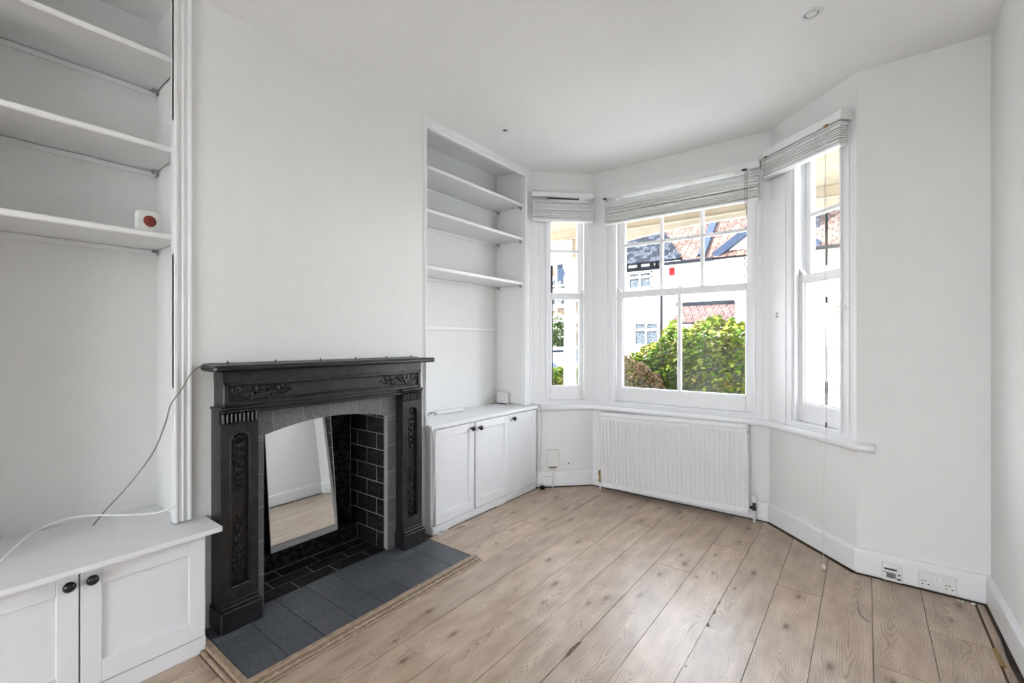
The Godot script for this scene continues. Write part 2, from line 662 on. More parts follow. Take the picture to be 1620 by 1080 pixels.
# ---------------------------------------------------------------- floor
func build_floor() -> void:
	var fl := structure("floor", "grey-brown laminate boards with knots")
	var outline := PackedVector2Array([Vector2(-2.10, RB), Vector2(-2.10, 3.085), Vector2(-1.755, 3.43), Vector2(-0.465, 3.43), Vector2(-0.005, 2.965), Vector2(XR, 2.96), Vector2(XR, RB)])
	var st := mb()
	plan_prism(st, [Vector2(-2.58, RB - 0.13), Vector2(-2.58, 3.2), Vector2(-1.82, 3.5), Vector2(-0.42, 3.5), Vector2(0.0, 3.08), Vector2(XR + 0.1, 3.08), Vector2(XR + 0.1, RB - 0.13)], -0.12, -0.010)
	part("subfloor", st, M.subfloor, fl)
	var inner: PackedVector2Array = Geometry2D.offset_polygon(outline, -0.026)[0]
	var hearth := PackedVector2Array([Vector2(-2.2, 0.652), Vector2(-1.632, 0.652), Vector2(-1.632, 1.882), Vector2(-2.2, 1.882)])
	var region: Array = Geometry2D.clip_polygons(inner, hearth)
	var joints := {-3: 2.90, -2: 2.452, -1: 2.045, 0: 2.455, 1: 1.594, 2: 2.03, 3: 2.43, 4: 1.58, 5: 2.007, 6: 2.572, 7: 1.72, 8: 2.154, 9: 2.543, 10: 2.9}
	var n := 0
	for lane in range(-4, 11):
		var xa := -1.430 + 0.1848 * lane + (0.007 if lane == 10 else 0.0)
		var xb := -1.430 + 0.1848 * (lane + 1)
		var j0: float = joints.get(lane, 2.2)
		var w := j0
		while w > RB:
			w -= 1.288
		while w < 3.5:
			var w0 := w + 0.0009
			var w1 := w + 1.288 - 0.0009
			w += 1.288
			var q := PackedVector2Array()
			for c in [[xa + 0.0011, w0], [xb - 0.0011, w0], [xb - 0.0011, w1], [xa + 0.0011, w1]]:
				q.append(Vector2(c[0] + 0.013 * (c[1] - 2.0), c[1]))
			n += 1
			for reg in region:
				for piece in Geometry2D.intersect_polygons(q, reg):
					if not Geometry2D.is_polygon_clockwise(piece) or true:
						plank(piece, -1.430 + 0.1848 * lane, w0, n, fl)

func plank(p: PackedVector2Array, xa: float, w0: float, n: int, parent: Node3D) -> void:
	var band := (n * 5 + n / 6) % 6
	var flip_u := n % 3 == 1
	var flip_v := (n / 2) % 2 == 1
	var uv := func(q: Vector2) -> Vector2:
		var u := (q.y - w0) / 1.288
		var v := clampf((q.x - 0.013 * (q.y - 2.0) - xa) / 0.1848, 0.01, 0.99)
		if flip_u:
			u = 1.0 - u
		if flip_v:
			v = 1.0 - v
		return Vector2(u, (band + v) / 6.0)
	if Geometry2D.is_polygon_clockwise(p):
		p.reverse()
	var st := mb()
	var idx := Geometry2D.triangulate_polygon(p)
	var rise := 0.0006 * ((n * 7) % 3 - 1)
	for k in range(0, idx.size(), 3):
		var a := p[idx[k]]
		var b := p[idx[k + 1]]
		var c := p[idx[k + 2]]
		var up := (b - a).cross(c - a) > 0.0           # plan (x, w): anticlockwise seen from above, as z = -w
		for q in ([a, c, b] if up else [a, b, c]):
			st.set_uv(uv.call(q))
			st.add_vertex(V(q.x, rise, q.y))
	for i in p.size():
		var a := p[i]
		var b := p[(i + 1) % p.size()]
		for e in [[a, -0.009], [b, rise], [b, -0.009], [a, -0.009], [a, rise], [b, rise]]:
			st.set_uv(uv.call(e[0]))
			st.add_vertex(V(e[0].x, e[1], e[0].y))
	part("floorboard", st, M.laminate, parent)

# ---------------------------------------------------------------- bay window
func facet(P: Vector2, Q: Vector2) -> Transform3D:      # own axes: x along the wall seen from inside, y up, z into the room
	var d := (Q - P).normalized()
	var X := Vector3(d.x, 0, -d.y)
	return Transform3D(Basis(X, Vector3.UP, X.cross(Vector3.UP)), V(P.x, 0, P.y))

func build_bay() -> void:
	var specs := [
		["wall_bay_left", "window_1", PA, PB, 0.150, 0.476, 0.042, 1, 1, 1.967],
		["wall_bay_front", "window_2", PB, PC, -1.567 + 1.76, -0.556 + 1.76, 0.052, 2, 3, 1.985],
		["wall_bay_right", "window_3", PC, PD, 0.205, 0.556, 0.043, 1, 1, 1.975],
	]
	for sp in specs:
		var T := facet(sp[2], sp[3])
		var L: float = (sp[3] - sp[2]).length()
		var s0: float = sp[4]
		var s1: float = sp[5]
		var w: Node3D = structure(sp[0])
		w.transform = T
		var st := mb()
		lb(st, 0, L, 0, SILL, -0.14, 0)
		part("apron_plaster", st, M.plaster, w)
		st = mb()
		lb(st, 0, L, 2.43, H, -0.14, 0)
		part("head_plaster", st, M.plaster, w)
		st = mb()
		lb(st, 0, s0, SILL, 2.43, -0.14, 0)
		lb(st, s1, L, SILL, 2.43, -0.14, 0)
		lb(st, s0, s1, SILL, 0.712, -0.14, 0)
		lb(st, s0, s1, 2.37, 2.43, -0.14, 0)
		part("timber_lining", st, M.gloss_white, w)
		st = mb()
		for e in [[s0 - 0.014, s0 - 0.002, 0.698, 2.384], [s1 + 0.002, s1 + 0.014, 0.698, 2.384], [s0 - 0.002, s1 + 0.002, 0.698, 0.710], [s0 - 0.002, s1 + 0.002, 2.372, 2.384]]:
			lb(st, e[0], e[1], e[2], e[3], 0.0, 0.007, 0.003)
		for e in [s0 - 0.062, s1 + 0.052]:
			if e > 0.02 and e < L - 0.03:
				lb(st, e, e + 0.008, SILL + 0.02, 2.36, 0.0, 0.004, 0.0015)
		part("staff_bead", st, M.gloss_white, w)
		make_window(sp[1], T, s0, s1, sp[6], sp[7], sp[8], sp[9])
	# corner posts close the mitres outside
	var post := structure("trim_1")
	for e in [[PB, PA, PC], [PC, PB, PD]]:
		var d0: Vector2 = (e[0] - e[1]).normalized()
		var d1: Vector2 = (e[2] - e[0]).normalized()
		var st2 := mb()
		plan_prism(st2, [e[0], e[0] + Vector2(-d0.y, d0.x) * 0.15, e[0] + Vector2(-d1.y, d1.x) * 0.15], 0, H)
		part("corner_post", st2, M.gloss_white, post)
	# rounded window board running round the bay
	var sl := structure("trim_2", "white rounded window board round the bay")
	var st3 := mb()
	mould(st3, [Vector2(0, 0.632), Vector2(0.022, 0.632), Vector2(0.033, 0.637), Vector2(0.040, 0.647), Vector2(0.041, 0.658), Vector2(0.036, 0.669), Vector2(0.024, 0.676), Vector2(0, 0.678)], [PA + Vector2(0.02, 0.02), PB, PC, PD, Vector2(0.075, 2.96)], true)
	part("window_board", st3, M.gloss_white, sl)

func make_window(called: String, T: Transform3D, s0: float, s1: float, stile: float, low_cols: int, up_cols: int, transom: float) -> void:
	var w: Node3D = structure(called)
	w.transform = T
	var y0 := 0.712
	var y1 := 2.37
	var mid := 1.582
	# parting and stop beads
	var st := mb()
	for e in [s0, s1 - 0.012]:
		lb(st, e, e + 0.012, y0, y1, -0.036, -0.006, 0.002)
		lb(st, e, e + 0.010, y0, y1, -0.083, -0.075, 0.002)
	lb(st, s0, s1, y1 - 0.012, y1, -0.036, -0.006, 0.002)
	part("bead", st, M.gloss_white, w)
	# lower sash
	st = mb()
	var zf := -0.037
	var zb := -0.074
	lb(st, s0 + 0.001, s0 + stile, y0, mid + 0.024, zb, zf, 0.004)
	lb(st, s1 - stile, s1 - 0.001, y0, mid + 0.024, zb, zf, 0.004)
	lb(st, s0 + stile, s1 - stile, y0, 0.825, zb, zf, 0.004)
	lb(st, s0 + stile, s1 - stile, mid - 0.022, mid + 0.024, zb, zf, 0.004)
	var low := part("lower_sash", st, M.gloss_white, w)
	st = mb()
	for k in range(1, low_cols):
		var x := lerpf(s0 + stile, s1 - stile, float(k) / low_cols)
		lb(st, x - 0.014, x + 0.014, 0.825, mid - 0.022, zb + 0.004, zf - 0.002, 0.005)
	for c in low_cols:
		var xa := lerpf(s0 + stile, s1 - stile, float(c) / low_cols)
		var xb := lerpf(s0 + stile, s1 - stile, float(c + 1) / low_cols)
		for e in [[xa, xa + 0.006, 0.825, mid - 0.022], [xb - 0.006, xb, 0.825, mid - 0.022], [xa, xb, 0.825, 0.831], [xa, xb, mid - 0.028, mid - 0.022]]:
			lb(st, e[0], e[1], e[2], e[3], zb + 0.008, zf - 0.012, 0.002)
	part("glazing_bar", st, M.gloss_white, low)
	for c in low_cols:
		var xa := lerpf(s0 + stile, s1 - stile, float(c) / low_cols)
		var xb := lerpf(s0 + stile, s1 - stile, float(c + 1) / low_cols)
		st = mb()
		lb(st, xa, xb, 0.825, mid - 0.022, zb + 0.012, zb + 0.015)
		part("pane", st, M.glass, low)
	# curved horns standing on the lower sash's meeting rail
	for side in [-1, 1]:
		st = mb()
		var edge: float = s0 + 0.002 if side < 0 else s1 - 0.002
		var hp := PackedVector2Array([Vector2(0, 0), Vector2(0.040, 0), Vector2(0.034, 0.014), Vector2(0.022, 0.026), Vector2(0.012, 0.040), Vector2(0.006, 0.048), Vector2(0, 0.050)])
		var q := PackedVector2Array()
		for v in hp:
			q.append(Vector2(edge - side * v.x, mid + 0.022 + v.y))
		prism(st, q, Transform3D(Basis(), Vector3(0, 0, zb + 0.006)), 0.026)
		part("sash_horn", st, M.gloss_white, low)
	# upper sash
	st = mb()
	zf = -0.084
	zb = -0.121
	lb(st, s0 + 0.001, s0 + stile + 0.004, mid - 0.02, y1, zb, zf, 0.004)
	lb(st, s1 - stile - 0.004, s1 - 0.001, mid - 0.02, y1, zb, zf, 0.004)
	lb(st, s0 + stile, s1 - stile, mid - 0.02, mid + 0.02, zb, zf, 0.004)
	lb(st, s0 + stile, s1 - stile, y1 - 0.05, y1, zb, zf, 0.004)
	var upper := part("upper_sash", st, M.gloss_white, w)
	st = mb()
	for k in range(1, up_cols):
		var x := lerpf(s0 + stile, s1 - stile, float(k) / up_cols)
		lb(st, x - 0.012, x + 0.012, mid + 0.02, y1 - 0.05, zb + 0.004, zf - 0.002, 0.005)
	lb(st, s0 + stile, s1 - stile, transom - 0.012, transom + 0.012, zb + 0.005, zf - 0.003, 0.005)
	part("glazing_bar", st, M.gloss_white, upper)
	for c in up_cols:
		for r in 2:
			var xa := lerpf(s0 + stile, s1 - stile, float(c) / up_cols)
			var xb := lerpf(s0 + stile, s1 - stile, float(c + 1) / up_cols)
			st = mb()
			lb(st, xa, xb, mid + 0.02 if r == 0 else transom, transom if r == 0 else y1 - 0.05, zb + 0.012, zb + 0.015)
			part("pane", st, M.glass, upper)
	if low_cols > 1:
		st = mb()
		var cx := (s0 + s1) / 2
		lb(st, cx - 0.02, cx + 0.02, mid + 0.024, mid + 0.032, -0.07, -0.045, 0.002)
		lathe(st, [Vector2(0.008, 0), Vector2(0.009, 0.012), Vector2(0.0, 0.018)], Transform3D(Basis(), Vector3(cx, mid + 0.032, -0.057)), 12)
		part("sash_fastener", st, M.gloss_white, low)
	# outside sill
	st = mb()
	lb(st, s0 - 0.03, s1 + 0.03, 0.665, 0.711, -0.24, -0.141, 0.006)
	part("outer_sill", st, M.gloss_white, w)

# ---------------------------------------------------------------- alcoves, shelves
func build_alcoves() -> void:
	var t1 := structure("trim_3", "white moulded frame round the alcove left of the fireplace")
	var st := mb()
	bx(st, -2.165, -2.128, 0.486, H, 0.608, 0.669, 0.002)
	bx(st, -2.15, -2.121, 0.486, H, 0.608, 0.621, 0.003)
	bx(st, -2.15, -2.124, 0.486, H, 0.634, 0.644, 0.003)
	bx(st, -2.15, -2.124, 0.486, H, 0.656, 0.669, 0.003)
	part("architrave", st, M.gloss_white, t1)
	var t2 := structure("trim_4", "white moulded frame round the alcove beside the bay")
	st = mb()
	bx(st, -2.16, -2.134, 0.682, 2.60, 1.908, 1.930, 0.002)
	bx(st, -2.15, -2.129, 0.682, 2.60, 1.911, 1.919, 0.003)
	bx(st, -2.16, -2.134, 2.535, 2.60, 1.930, 2.972, 0.002)
	bx(st, -2.15, -2.128, 2.555, 2.567, 1.930, 2.98, 0.003)
	bx(st, -2.16, -2.126, 0.682, 2.60, 2.972, 3.045, 0.002)
	bx(st, -2.14, -2.116, 0.682, 2.60, 3.03, 3.045, 0.003)
	bx(st, -2.14, -2.118, 0.682, 2.60, 2.985, 2.995, 0.003)
	part("architrave", st, M.gloss_white, t2)
	var left_labels := ["top white shelf of the alcove left of the fireplace", "middle white shelf of the alcove left of the fireplace", "lowest white shelf of the left alcove, with the red-faced white box on it"]
	var right_labels := ["top white shelf of the alcove beside the bay window", "middle white shelf of the alcove beside the bay window", "lowest white shelf of the alcove beside the bay window"]
	for side in 2:
		for k in 3:
			var y: float = [[2.312, 1.958, 1.612], [2.305, 2.030, 1.670]][side][k]
			var w0: float = [-0.048, 1.924][side]
			var w1: float = [0.640, 2.983][side]
			var xb: float = [-2.468, -2.438][side]
			var xf: float = [-2.152, -2.150][side]
			var t := thing("alcove_shelf", [left_labels, right_labels][side][k], "shelf", V((xb + xf) / 2, y - 0.011, (w0 + w1) / 2), ["shelves left of the fireplace", "shelves beside the bay"][side])
			st = mb()
			bx(st, xb, xf, y - 0.011, y + 0.011, w0, w1, 0.004)
			part("board", st, M.shelf_white, t)
			st = mb()
			bx(st, xb, xb + 0.006, y - 0.034, y - 0.012, w0, w1, 0.002)
			part("batten", st, M.shelf_white, t)
			for x in [xb + 0.03, xf - 0.03]:
				st = mb()
				bx(st, x - 0.006, x + 0.006, y - 0.026, y - 0.012, w1 - 0.022, w1 - 0.001, 0.002)
				bx(st, x - 0.004, x + 0.004, y - 0.034, y - 0.026, w1 - 0.008, w1 - 0.001, 0.001)
				part("shelf_bracket", st, M.plastic_grey, t, "small grey shelf bracket")
	st = mb()
	bx(st, -2.44, -2.425, 1.285, 1.312, 1.922, 2.985, 0.003)
	single("wall_batten", st, M.shelf_white, "thin white batten on the alcove's back wall below its shelves", "batten")

# ---------------------------------------------------------------- fireplace
func spiral(c: Vector3, ex: Vector3, ey: Vector3, r0: float, turns: float, a0: float, n := 16) -> Array:
	var res := []
	for i in n + 1:
		var t := float(i) / n
		var a := a0 + turns * TAU * t
		var r := r0 * (1.0 - 0.86 * t)
		res.append(c + ex * cos(a) * r + ey * sin(a) * r)
	return res

func taper(n: int, a: float, b: float) -> Array:
	var r := []
	for i in n:
		r.append(lerpf(a, b, float(i) / maxi(n - 1, 1)))
	return r

func leaf_blob(st: SurfaceTool, c: Vector3, dir: Vector3, out: Vector3, length: float, width: float) -> void:
	var side := dir.cross(out).normalized()
	ball(st, c, Vector3.ONE, Basis(dir * length, out * width * 0.55, side * width), 8, 5)

func scroll_carving(at: Vector3, u: Vector3, v: Vector3, out: Vector3, length: float, height: float, sd: int) -> SurfaceTool:
	# acanthus scrolls running along u, between two thin edges
	var st := mb(true)
	var lr := RandomNumberGenerator.new()
	lr.seed = sd
	var r := height * 0.046
	var sweep := []
	for i in 40:
		var t := i / 39.0
		sweep.append(at + u * length * t + v * height * (0.5 + 0.26 * sin(t * TAU * 1.6 + 2.6)) + out * 0.002)
	tube(st, sweep, taper(40, r * 2.2, r * 0.9), 6)
	for k in 5:
		var t := 0.10 + 0.18 * k
		var up := 1.0 if k % 2 == 0 else -1.0
		var sc := 0.30 - 0.02 * k
		var c := at + u * length * t + v * height * (0.5 + 0.16 * up) + out * 0.003
		var sp := spiral(c, u * up, v, height * sc, 1.55, 2.4)
		tube(st, sp, taper(sp.size(), r * 2.3, r * 1.1), 6)
		ball(st, c + out * 0.002, Vector3.ONE * height * 0.095, Basis(), 8, 5)
		for j in 4:
			var a := lr.randf_range(0, TAU)
			var dir := (u * cos(a) + v * sin(a)).normalized()
			leaf_blob(st, c + dir * height * (sc + 0.05), dir, out, height * 0.15, height * 0.075)
	for j in 4:                                  # curved ribs of the shell at the start
		var arc := []
		for i in 9:
			var a := -1.2 + 2.2 * i / 8.0
			arc.append(at + u * (0.01 + height * (0.14 + 0.11 * j) * cos(a)) + v * height * (0.62 + (0.12 + 0.075 * j) * sin(a)) + out * 0.002)
		tube(st, arc, taper(9, r * 0.8, r * 1.6), 6)
	for j in 3:
		leaf_blob(st, at + u * length * (0.95 + 0.035 * j) + v * height * (0.55 - 0.06 * j) + out * 0.002, (u + v * (0.6 - 0.6 * j)).normalized(), out, height * 0.15, height * 0.05)
	return st

func drop_carving(at: Vector3, u: Vector3, v: Vector3, out: Vector3, length: float, width: float, sd: int, upside: bool) -> SurfaceTool:
	# a husk of scrolls and leaves hanging along v, narrowing to a point
	var st := mb(true)
	var lr := RandomNumberGenerator.new()
	lr.seed = sd
	var rows := 7
	for k in rows:
		var t := float(k) / (rows - 1)
		var half := width * 0.5 * (1.0 - 0.75 * t if not upside else 0.55 + 0.45 * sin(t * PI * 1.4))
		var c := at + v * length * t
		for s in [-1.0, 1.0]:
			var cc: Vector3 = c + u * s * half * 0.52 + out * 0.003
			var sp := spiral(cc, u * s, v, half * 0.46, 1.3, -1.2, 12)
			tube(st, sp, taper(sp.size(), width * 0.085, width * 0.05), 5)
			leaf_blob(st, c + u * s * half * 0.9 + v * length * 0.05 + out * 0.002, (u * s * 0.7 + v * 0.7).normalized(), out, width * 0.16, width * 0.075)
		leaf_blob(st, c + v * length * 0.03 + out * 0.004, v, out, length * 0.06, width * 0.10)
	ball(st, at + out * 0.004, Vector3.ONE * width * 0.16, Basis(), 8, 5)
	var stem := []
	for i in 12:
		stem.append(at + v * length * 1.05 * i / 11.0 + u * width * 0.06 * sin(i * 1.1) + out * 0.002)
	tube(st, stem, taper(12, width * 0.05, width * 0.025), 5)
	return st

func build_fireplace() -> void:
	var fp := thing("fireplace", "black painted cast-iron fireplace with carved pilasters and a mantel shelf", "fireplace", V(-2.09, 0.02, 1.272))
	var out := Vector3(1, 0, 0)
	var along := Vector3(0, 0, -1)
	var st := mb()
	bx(st, XL, -1.990, 1.078, 1.104, 0.700, 1.866, 0.009)
	var shelf := part("mantel_shelf", st, M.black_paint, fp)
	st = mb()
	var path := [Vector2(XL, 1.80), Vector2(-2.045, 1.80), Vector2(-2.045, 0.75), Vector2(XL, 0.75)]
	mould(st, [Vector2(0, 1.030), Vector2(0.008, 1.030), Vector2(0.012, 1.042), Vector2(0.022, 1.052), Vector2(0.034, 1.058), Vector2(0.034, 1.064), Vector2(0.044, 1.078), Vector2(0, 1.078)], path)
	part("cornice", st, M.black_paint, shelf)
	# frieze: board, raised rim, two carvings
	st = mb()
	bx(st, XL, -2.054, 0.912, 1.075, 0.752, 1.798)
	bx(st, -2.06, -2.043, 1.016, 1.032, 0.752, 1.798, 0.003)
	bx(st, -2.06, -2.043, 0.930, 0.948, 0.752, 1.798, 0.003)
	bx(st, -2.06, -2.043, 0.930, 1.032, 0.752, 0.772, 0.003)
	bx(st, -2.06, -2.043, 0.930, 1.032, 1.778, 1.798, 0.003)
	bx(st, -2.06, -2.050, 0.952, 0.957, 0.775, 1.775, 0.002)
	bx(st, -2.06, -2.050, 1.008, 1.013, 0.775, 1.775, 0.002)
	bx(st, XL, -2.046, 0.898, 0.914, 0.885, 1.66, 0.004)
	var fr := part("frieze", st, M.black_paint, fp)
	part("scroll_carving", scroll_carving(V(-2.053, 0.953, 0.776), along, Vector3.UP, out, 0.255, 0.066, 3), M.black_gloss, fr)
	part("scroll_carving", scroll_carving(V(-2.053, 0.953, 1.774), -along, Vector3.UP, out, 0.255, 0.066, 4), M.black_gloss, fr)
	# pilasters
	for k in 2:
		var a: float = [0.741, 1.660][k]
		var b: float = [0.885, 1.802][k]
		var c := (a + b) / 2
		st = mb()
		bx(st, XL, -2.056, 0.12, 0.93, a, b)
		bx(st, -2.058, -2.040, 0.12, 0.188, a, b)
		bx(st, -2.058, -2.040, 0.188, 0.790, a, c - 0.036)
		bx(st, -2.058, -2.040, 0.188, 0.790, c + 0.036, b)
		var arch := PackedVector2Array([Vector2(-(b - a) / 2, 0.86), Vector2(-(b - a) / 2, 0.790), Vector2(-0.036, 0.790)])
		for i in range(1, 12):
			var t := PI - PI * i / 12.0
			arch.append(Vector2(0.036 * cos(t), 0.790 + 0.036 * sin(t)))
		arch.append_array(PackedVector2Array([Vector2(0.036, 0.790), Vector2((b - a) / 2, 0.790), Vector2((b - a) / 2, 0.86)]))
		prism(st, arch, Transform3D(Basis(along, Vector3.UP, -out), V(-2.040, 0, c)), 0.018)
		var pil := part("pilaster", st, M.black_paint, fp)
		# bead round the arched panel
		st = mb(true)
		var bead := []
		for q in [Vector2(-0.036, 0.188), Vector2(-0.036, 0.5), Vector2(-0.036, 0.790)]:
			bead.append(V(-2.041, q.y, c + q.x))
		for i in range(1, 12):
			var t := PI - PI * i / 12.0
			bead.append(V(-2.041, 0.790 + 0.036 * sin(t), c + 0.036 * cos(t)))
		for q in [Vector2(0.036, 0.790), Vector2(0.036, 0.5), Vector2(0.036, 0.188)]:
			bead.append(V(-2.041, q.y, c + q.x))
		tube(st, bead, 0.004, 6)
		tube(st, [V(-2.041, 0.189, c - 0.038), V(-2.041, 0.189, c + 0.038)], 0.005, 6)
		part("panel_bead", st, M.black_paint, pil)
		# capital with a row of flutes
		st = mb()
		bx(st, XL, -2.032, 0.918, 0.930, a - 0.006, b + 0.006, 0.003)
		bx(st, -2.06, -2.034, 0.858, 0.866, a + 0.002, b - 0.002, 0.003)
		for i in 9:
			var w := lerpf(a + 0.008, b - 0.008, i / 8.0)
			bx(st, -2.055, -2.033, 0.864, 0.906, w - 0.0055, w + 0.0055, 0.004)
		for i in 17:
			var w := lerpf(a + 0.004, b - 0.004, i / 16.0)
			bx(st, -2.055, -2.032, 0.908, 0.917, w - 0.0028, w + 0.0028, 0.002)
		part("capital", st, M.black_paint, pil)
		st = mb()
		bx(st, XL, -2.018, 0.021, 0.108, a - 0.008, b + 0.010, 0.004)
		bx(st, XL, -2.026, 0.108, 0.122, a - 0.004, b + 0.005, 0.006)
		bx(st, XL, -2.034, 0.122, 0.134, a - 0.001, b + 0.002, 0.004)
		part("plinth_block", st, M.black_paint, pil)
		part("hanging_carving", drop_carving(V(-2.055, 0.805, c), along, Vector3.DOWN, out, 0.205, 0.058, 11 + k, false), M.black_gloss, pil)
		part("standing_carving", drop_carving(V(-2.055, 0.215, c), along, Vector3.UP, out, 0.245, 0.050, 21 + k, true), M.black_gloss, pil)
	# grey tile slips round the opening
	var arch_y := func(w: float) -> float: return 0.826 - 0.40 * (w - 1.265) * (w - 1.265)
	st = mb()
	var back := PackedVector2Array([Vector2(0.885, 0.925), Vector2(0.885, 0.03), Vector2(0.934, 0.03)])
	for i in 17:
		var w := lerpf(0.934, 1.601, i / 16.0)
		back.append(Vector2(w, arch_y.call(w) + 0.002))
	back.append_array(PackedVector2Array([Vector2(1.601, 0.03), Vector2(1.66, 0.03), Vector2(1.66, 0.925)]))
	var slipT := Transform3D(Basis(along, Vector3.UP, -out), Vector3(-2.1008, 0, 0))
	prism(st, back, slipT, 0.030)
	var ins := part("slip_backing", st, M.grout_light, fp)
	var tops := [0.886, 0.967, 1.110, 1.256, 1.407, 1.558, 1.659]
	var bots := [0.886, 0.980, 1.121, 1.258, 1.403, 1.552, 1.659]
	for k in 6:
		st = mb()
		var g := 0.0018
		var poly := PackedVector2Array([Vector2(tops[k] + g, 0.922), Vector2(tops[k + 1] - g, 0.922)])
		var b0: float = bots[k] + g
		var b1: float = bots[k + 1] - g
		if k == 0:
			poly.append_array(PackedVector2Array([Vector2(b1, arch_y.call(b1)), Vector2(0.934, arch_y.call(0.934)), Vector2(b0, arch_y.call(0.934))]))
		elif k == 5:
			poly.append_array(PackedVector2Array([Vector2(b1, arch_y.call(1.601)), Vector2(1.601, arch_y.call(1.601)), Vector2(b0, arch_y.call(b0))]))
		else:
			for i in 5:
				var w := lerpf(b1, b0, i / 4.0)
				poly.append(Vector2(w, arch_y.call(w)))
		prism(st, poly, Transform3D(slipT.basis, Vector3(-2.100, 0, 0)), 0.02)
		part("tile", st, [M.slip_a, M.slip_b][k % 2], ins)
	for side in 2:
		var y := 0.022
		for k in 6:
			var y2 := minf(y + 0.148, 0.779)
			if y2 - y < 0.01:
				break
			st = mb()
			bx(st, -2.122, -2.100, y, y2 - 0.003, [0.886, 1.602][side], [0.9335, 1.659][side], 0.0012)
			part("tile", st, [M.slip_a, M.slip_b][(k + side) % 2], ins)
			y = y2
	# firebox: two brick cheeks, a brick ledge, soot-black back and a tiled floor
	st = mb()
	bx(st, -2.52, -2.134, 0.005, 0.95, 1.6045, 1.658)
	bx(st, -2.52, -2.134, 0.005, 0.95, 0.887, 0.9305)
	bx(st, -2.46, -2.134, 0.004, 0.0198, 0.93, 1.605)
	var box := part("firebox_grout", st, M.grout_light, fp)
	st = mb()
	bx(st, -2.54, -2.465, 0.005, 0.95, 0.9275, 1.6075)
	bx(st, -2.54, -2.14, 0.952, 1.0, 0.92, 1.62)  # unseen top slab, added to block light in the firebox
	part("firebox_back", st, M.soot, fp)
	for side in 2:
		var wf: float = [1.6035, 0.9315][side]
		var wb: float = [1.612, 0.923][side]
		for row in 9:
			var y0 := 0.020 + 0.0935 * row
			var edges: Array = [-2.128, -2.203, -2.390, -2.462] if row % 2 == 0 else [-2.128, -2.296, -2.462]
			for i in edges.size() - 1:
				st = mb()
				bx(st, edges[i + 1] + 0.0018, edges[i] - 0.0018, y0, minf(y0 + 0.0900, 0.86), minf(wf, wb), maxf(wf, wb), 0.001)
				part("brick", st, [M.brick_a, M.brick_b][(row * 3 + i) % 2], box)
	for row in 3:
		var x0 := -2.131 - 0.084 * row
		var w := 0.930 - (0.10 if row % 2 == 1 else 0.02)
		while w < 1.604:
			var wa := maxf(w, 0.931)
			var wb2 := minf(w + 0.198, 1.604)
			if wb2 - wa > 0.01:
				st = mb()
				bx(st, x0 - 0.081, x0, 0.010, 0.0205, wa, wb2, 0.001)
				part("floor_brick", st, [M.brick_a, M.brick_b][row % 2], box)
			w += 0.2015
	for i in 4:
		st = mb()
		bx(st, -2.463, -2.384, 0.021, 0.118, 0.932 + 0.168 * i, 0.932 + 0.168 * i + 0.165, 0.003)
		part("ledge_brick", st, [M.brick_a, M.soot][i % 2], box)
	# mirror leaning on the ledge
	var tilt := 0.112
	var mr := thing("mirror", "upright mirror with a thin chrome edge leaning inside the black fireplace", "mirror", V(-2.374, 0.1195, 1.274), "", true)
	mr.transform.basis = Basis(Vector3(0, 0, -1), Vector3(-sin(tilt), cos(tilt), 0), Vector3(cos(tilt), sin(tilt), 0))
	st = mb()
	lb(st, -0.184, 0.184, 0.004, 0.70, 0.003, 0.006)
	part("mirror_glass", st, M.mirror, mr)
	st = mb()
	lb(st, -0.188, 0.188, 0, 0.704, -0.008, 0.003, 0.001)
	part("backing_board", st, M.dark_metal, mr)
	st = mb()
	for e in [[-0.188, -0.184, 0, 0.704], [0.184, 0.188, 0, 0.704], [-0.184, 0.184, 0, 0.004], [-0.184, 0.184, 0.70, 0.704]]:
		lb(st, e[0], e[1], e[2], e[3], 0.003, 0.008, 0.001)
	part("edge_strip", st, M.chrome, mr)
	# hearth
	var he := thing("hearth", "slate-grey tiled hearth in front of the black fireplace", "hearth", V(-1.9, 0, 1.272))
	st = mb()
	bx(st, -2.132, -1.69, -0.008, 0.016, 0.700, 1.848)
	part("tile_bed", st, M.grout_dark, he)
	var cols := [0.701, 0.846, 0.990, 1.134, 1.278, 1.421, 1.566, 1.702, 1.847]
	var rows := [-1.691, -1.829, -1.976, -2.124]
	for i in 8:
		for j in 3:
			st = mb()
			bx(st, rows[j + 1] + 0.0006, rows[j] - 0.0006, 0.0, 0.0205 - 0.0004 * ((i + j) % 2), cols[i] + 0.0014, cols[i + 1] - 0.0014, 0.0012)
			part("tile", st, [M.tile_a, M.tile_b, M.tile_c][(i * 2 + j * 5 + (i * j) % 2) % 3], he)
	# wooden edging in two strips with white nail heads
	var ed := thing("hearth_edging", "narrow wooden edging strips nailed round the slate hearth", "edging", V(-1.66, 0, 1.27))
	for e in [[-1.690, -1.665, 0.024, 0.675, 1.872], [-1.663, -1.648, 0.012, 0.660, 1.876], [-1.645, -1.634, 0.006, 0.655, 1.880]]:
		st = mb()
		bx(st, e[0], e[1], -0.009, e[2], e[3], e[4], 0.003)
		part("edging_strip", st, M.trim_wood, ed)
	for e in [[0.672, 0.699, 0.024, -1.691], [0.656, 0.670, 0.012, -1.665]]:
		st = mb()
		bx(st, -2.09, e[3], -0.009, e[2], e[0], e[1], 0.003)
		part("edging_strip", st, M.trim_wood, ed)
	st = mb()
	bx(st, -2.085, -1.691, -0.009, 0.010, 1.851, 1.872, 0.003)
	part("edging_strip", st, M.gap_wood, ed)
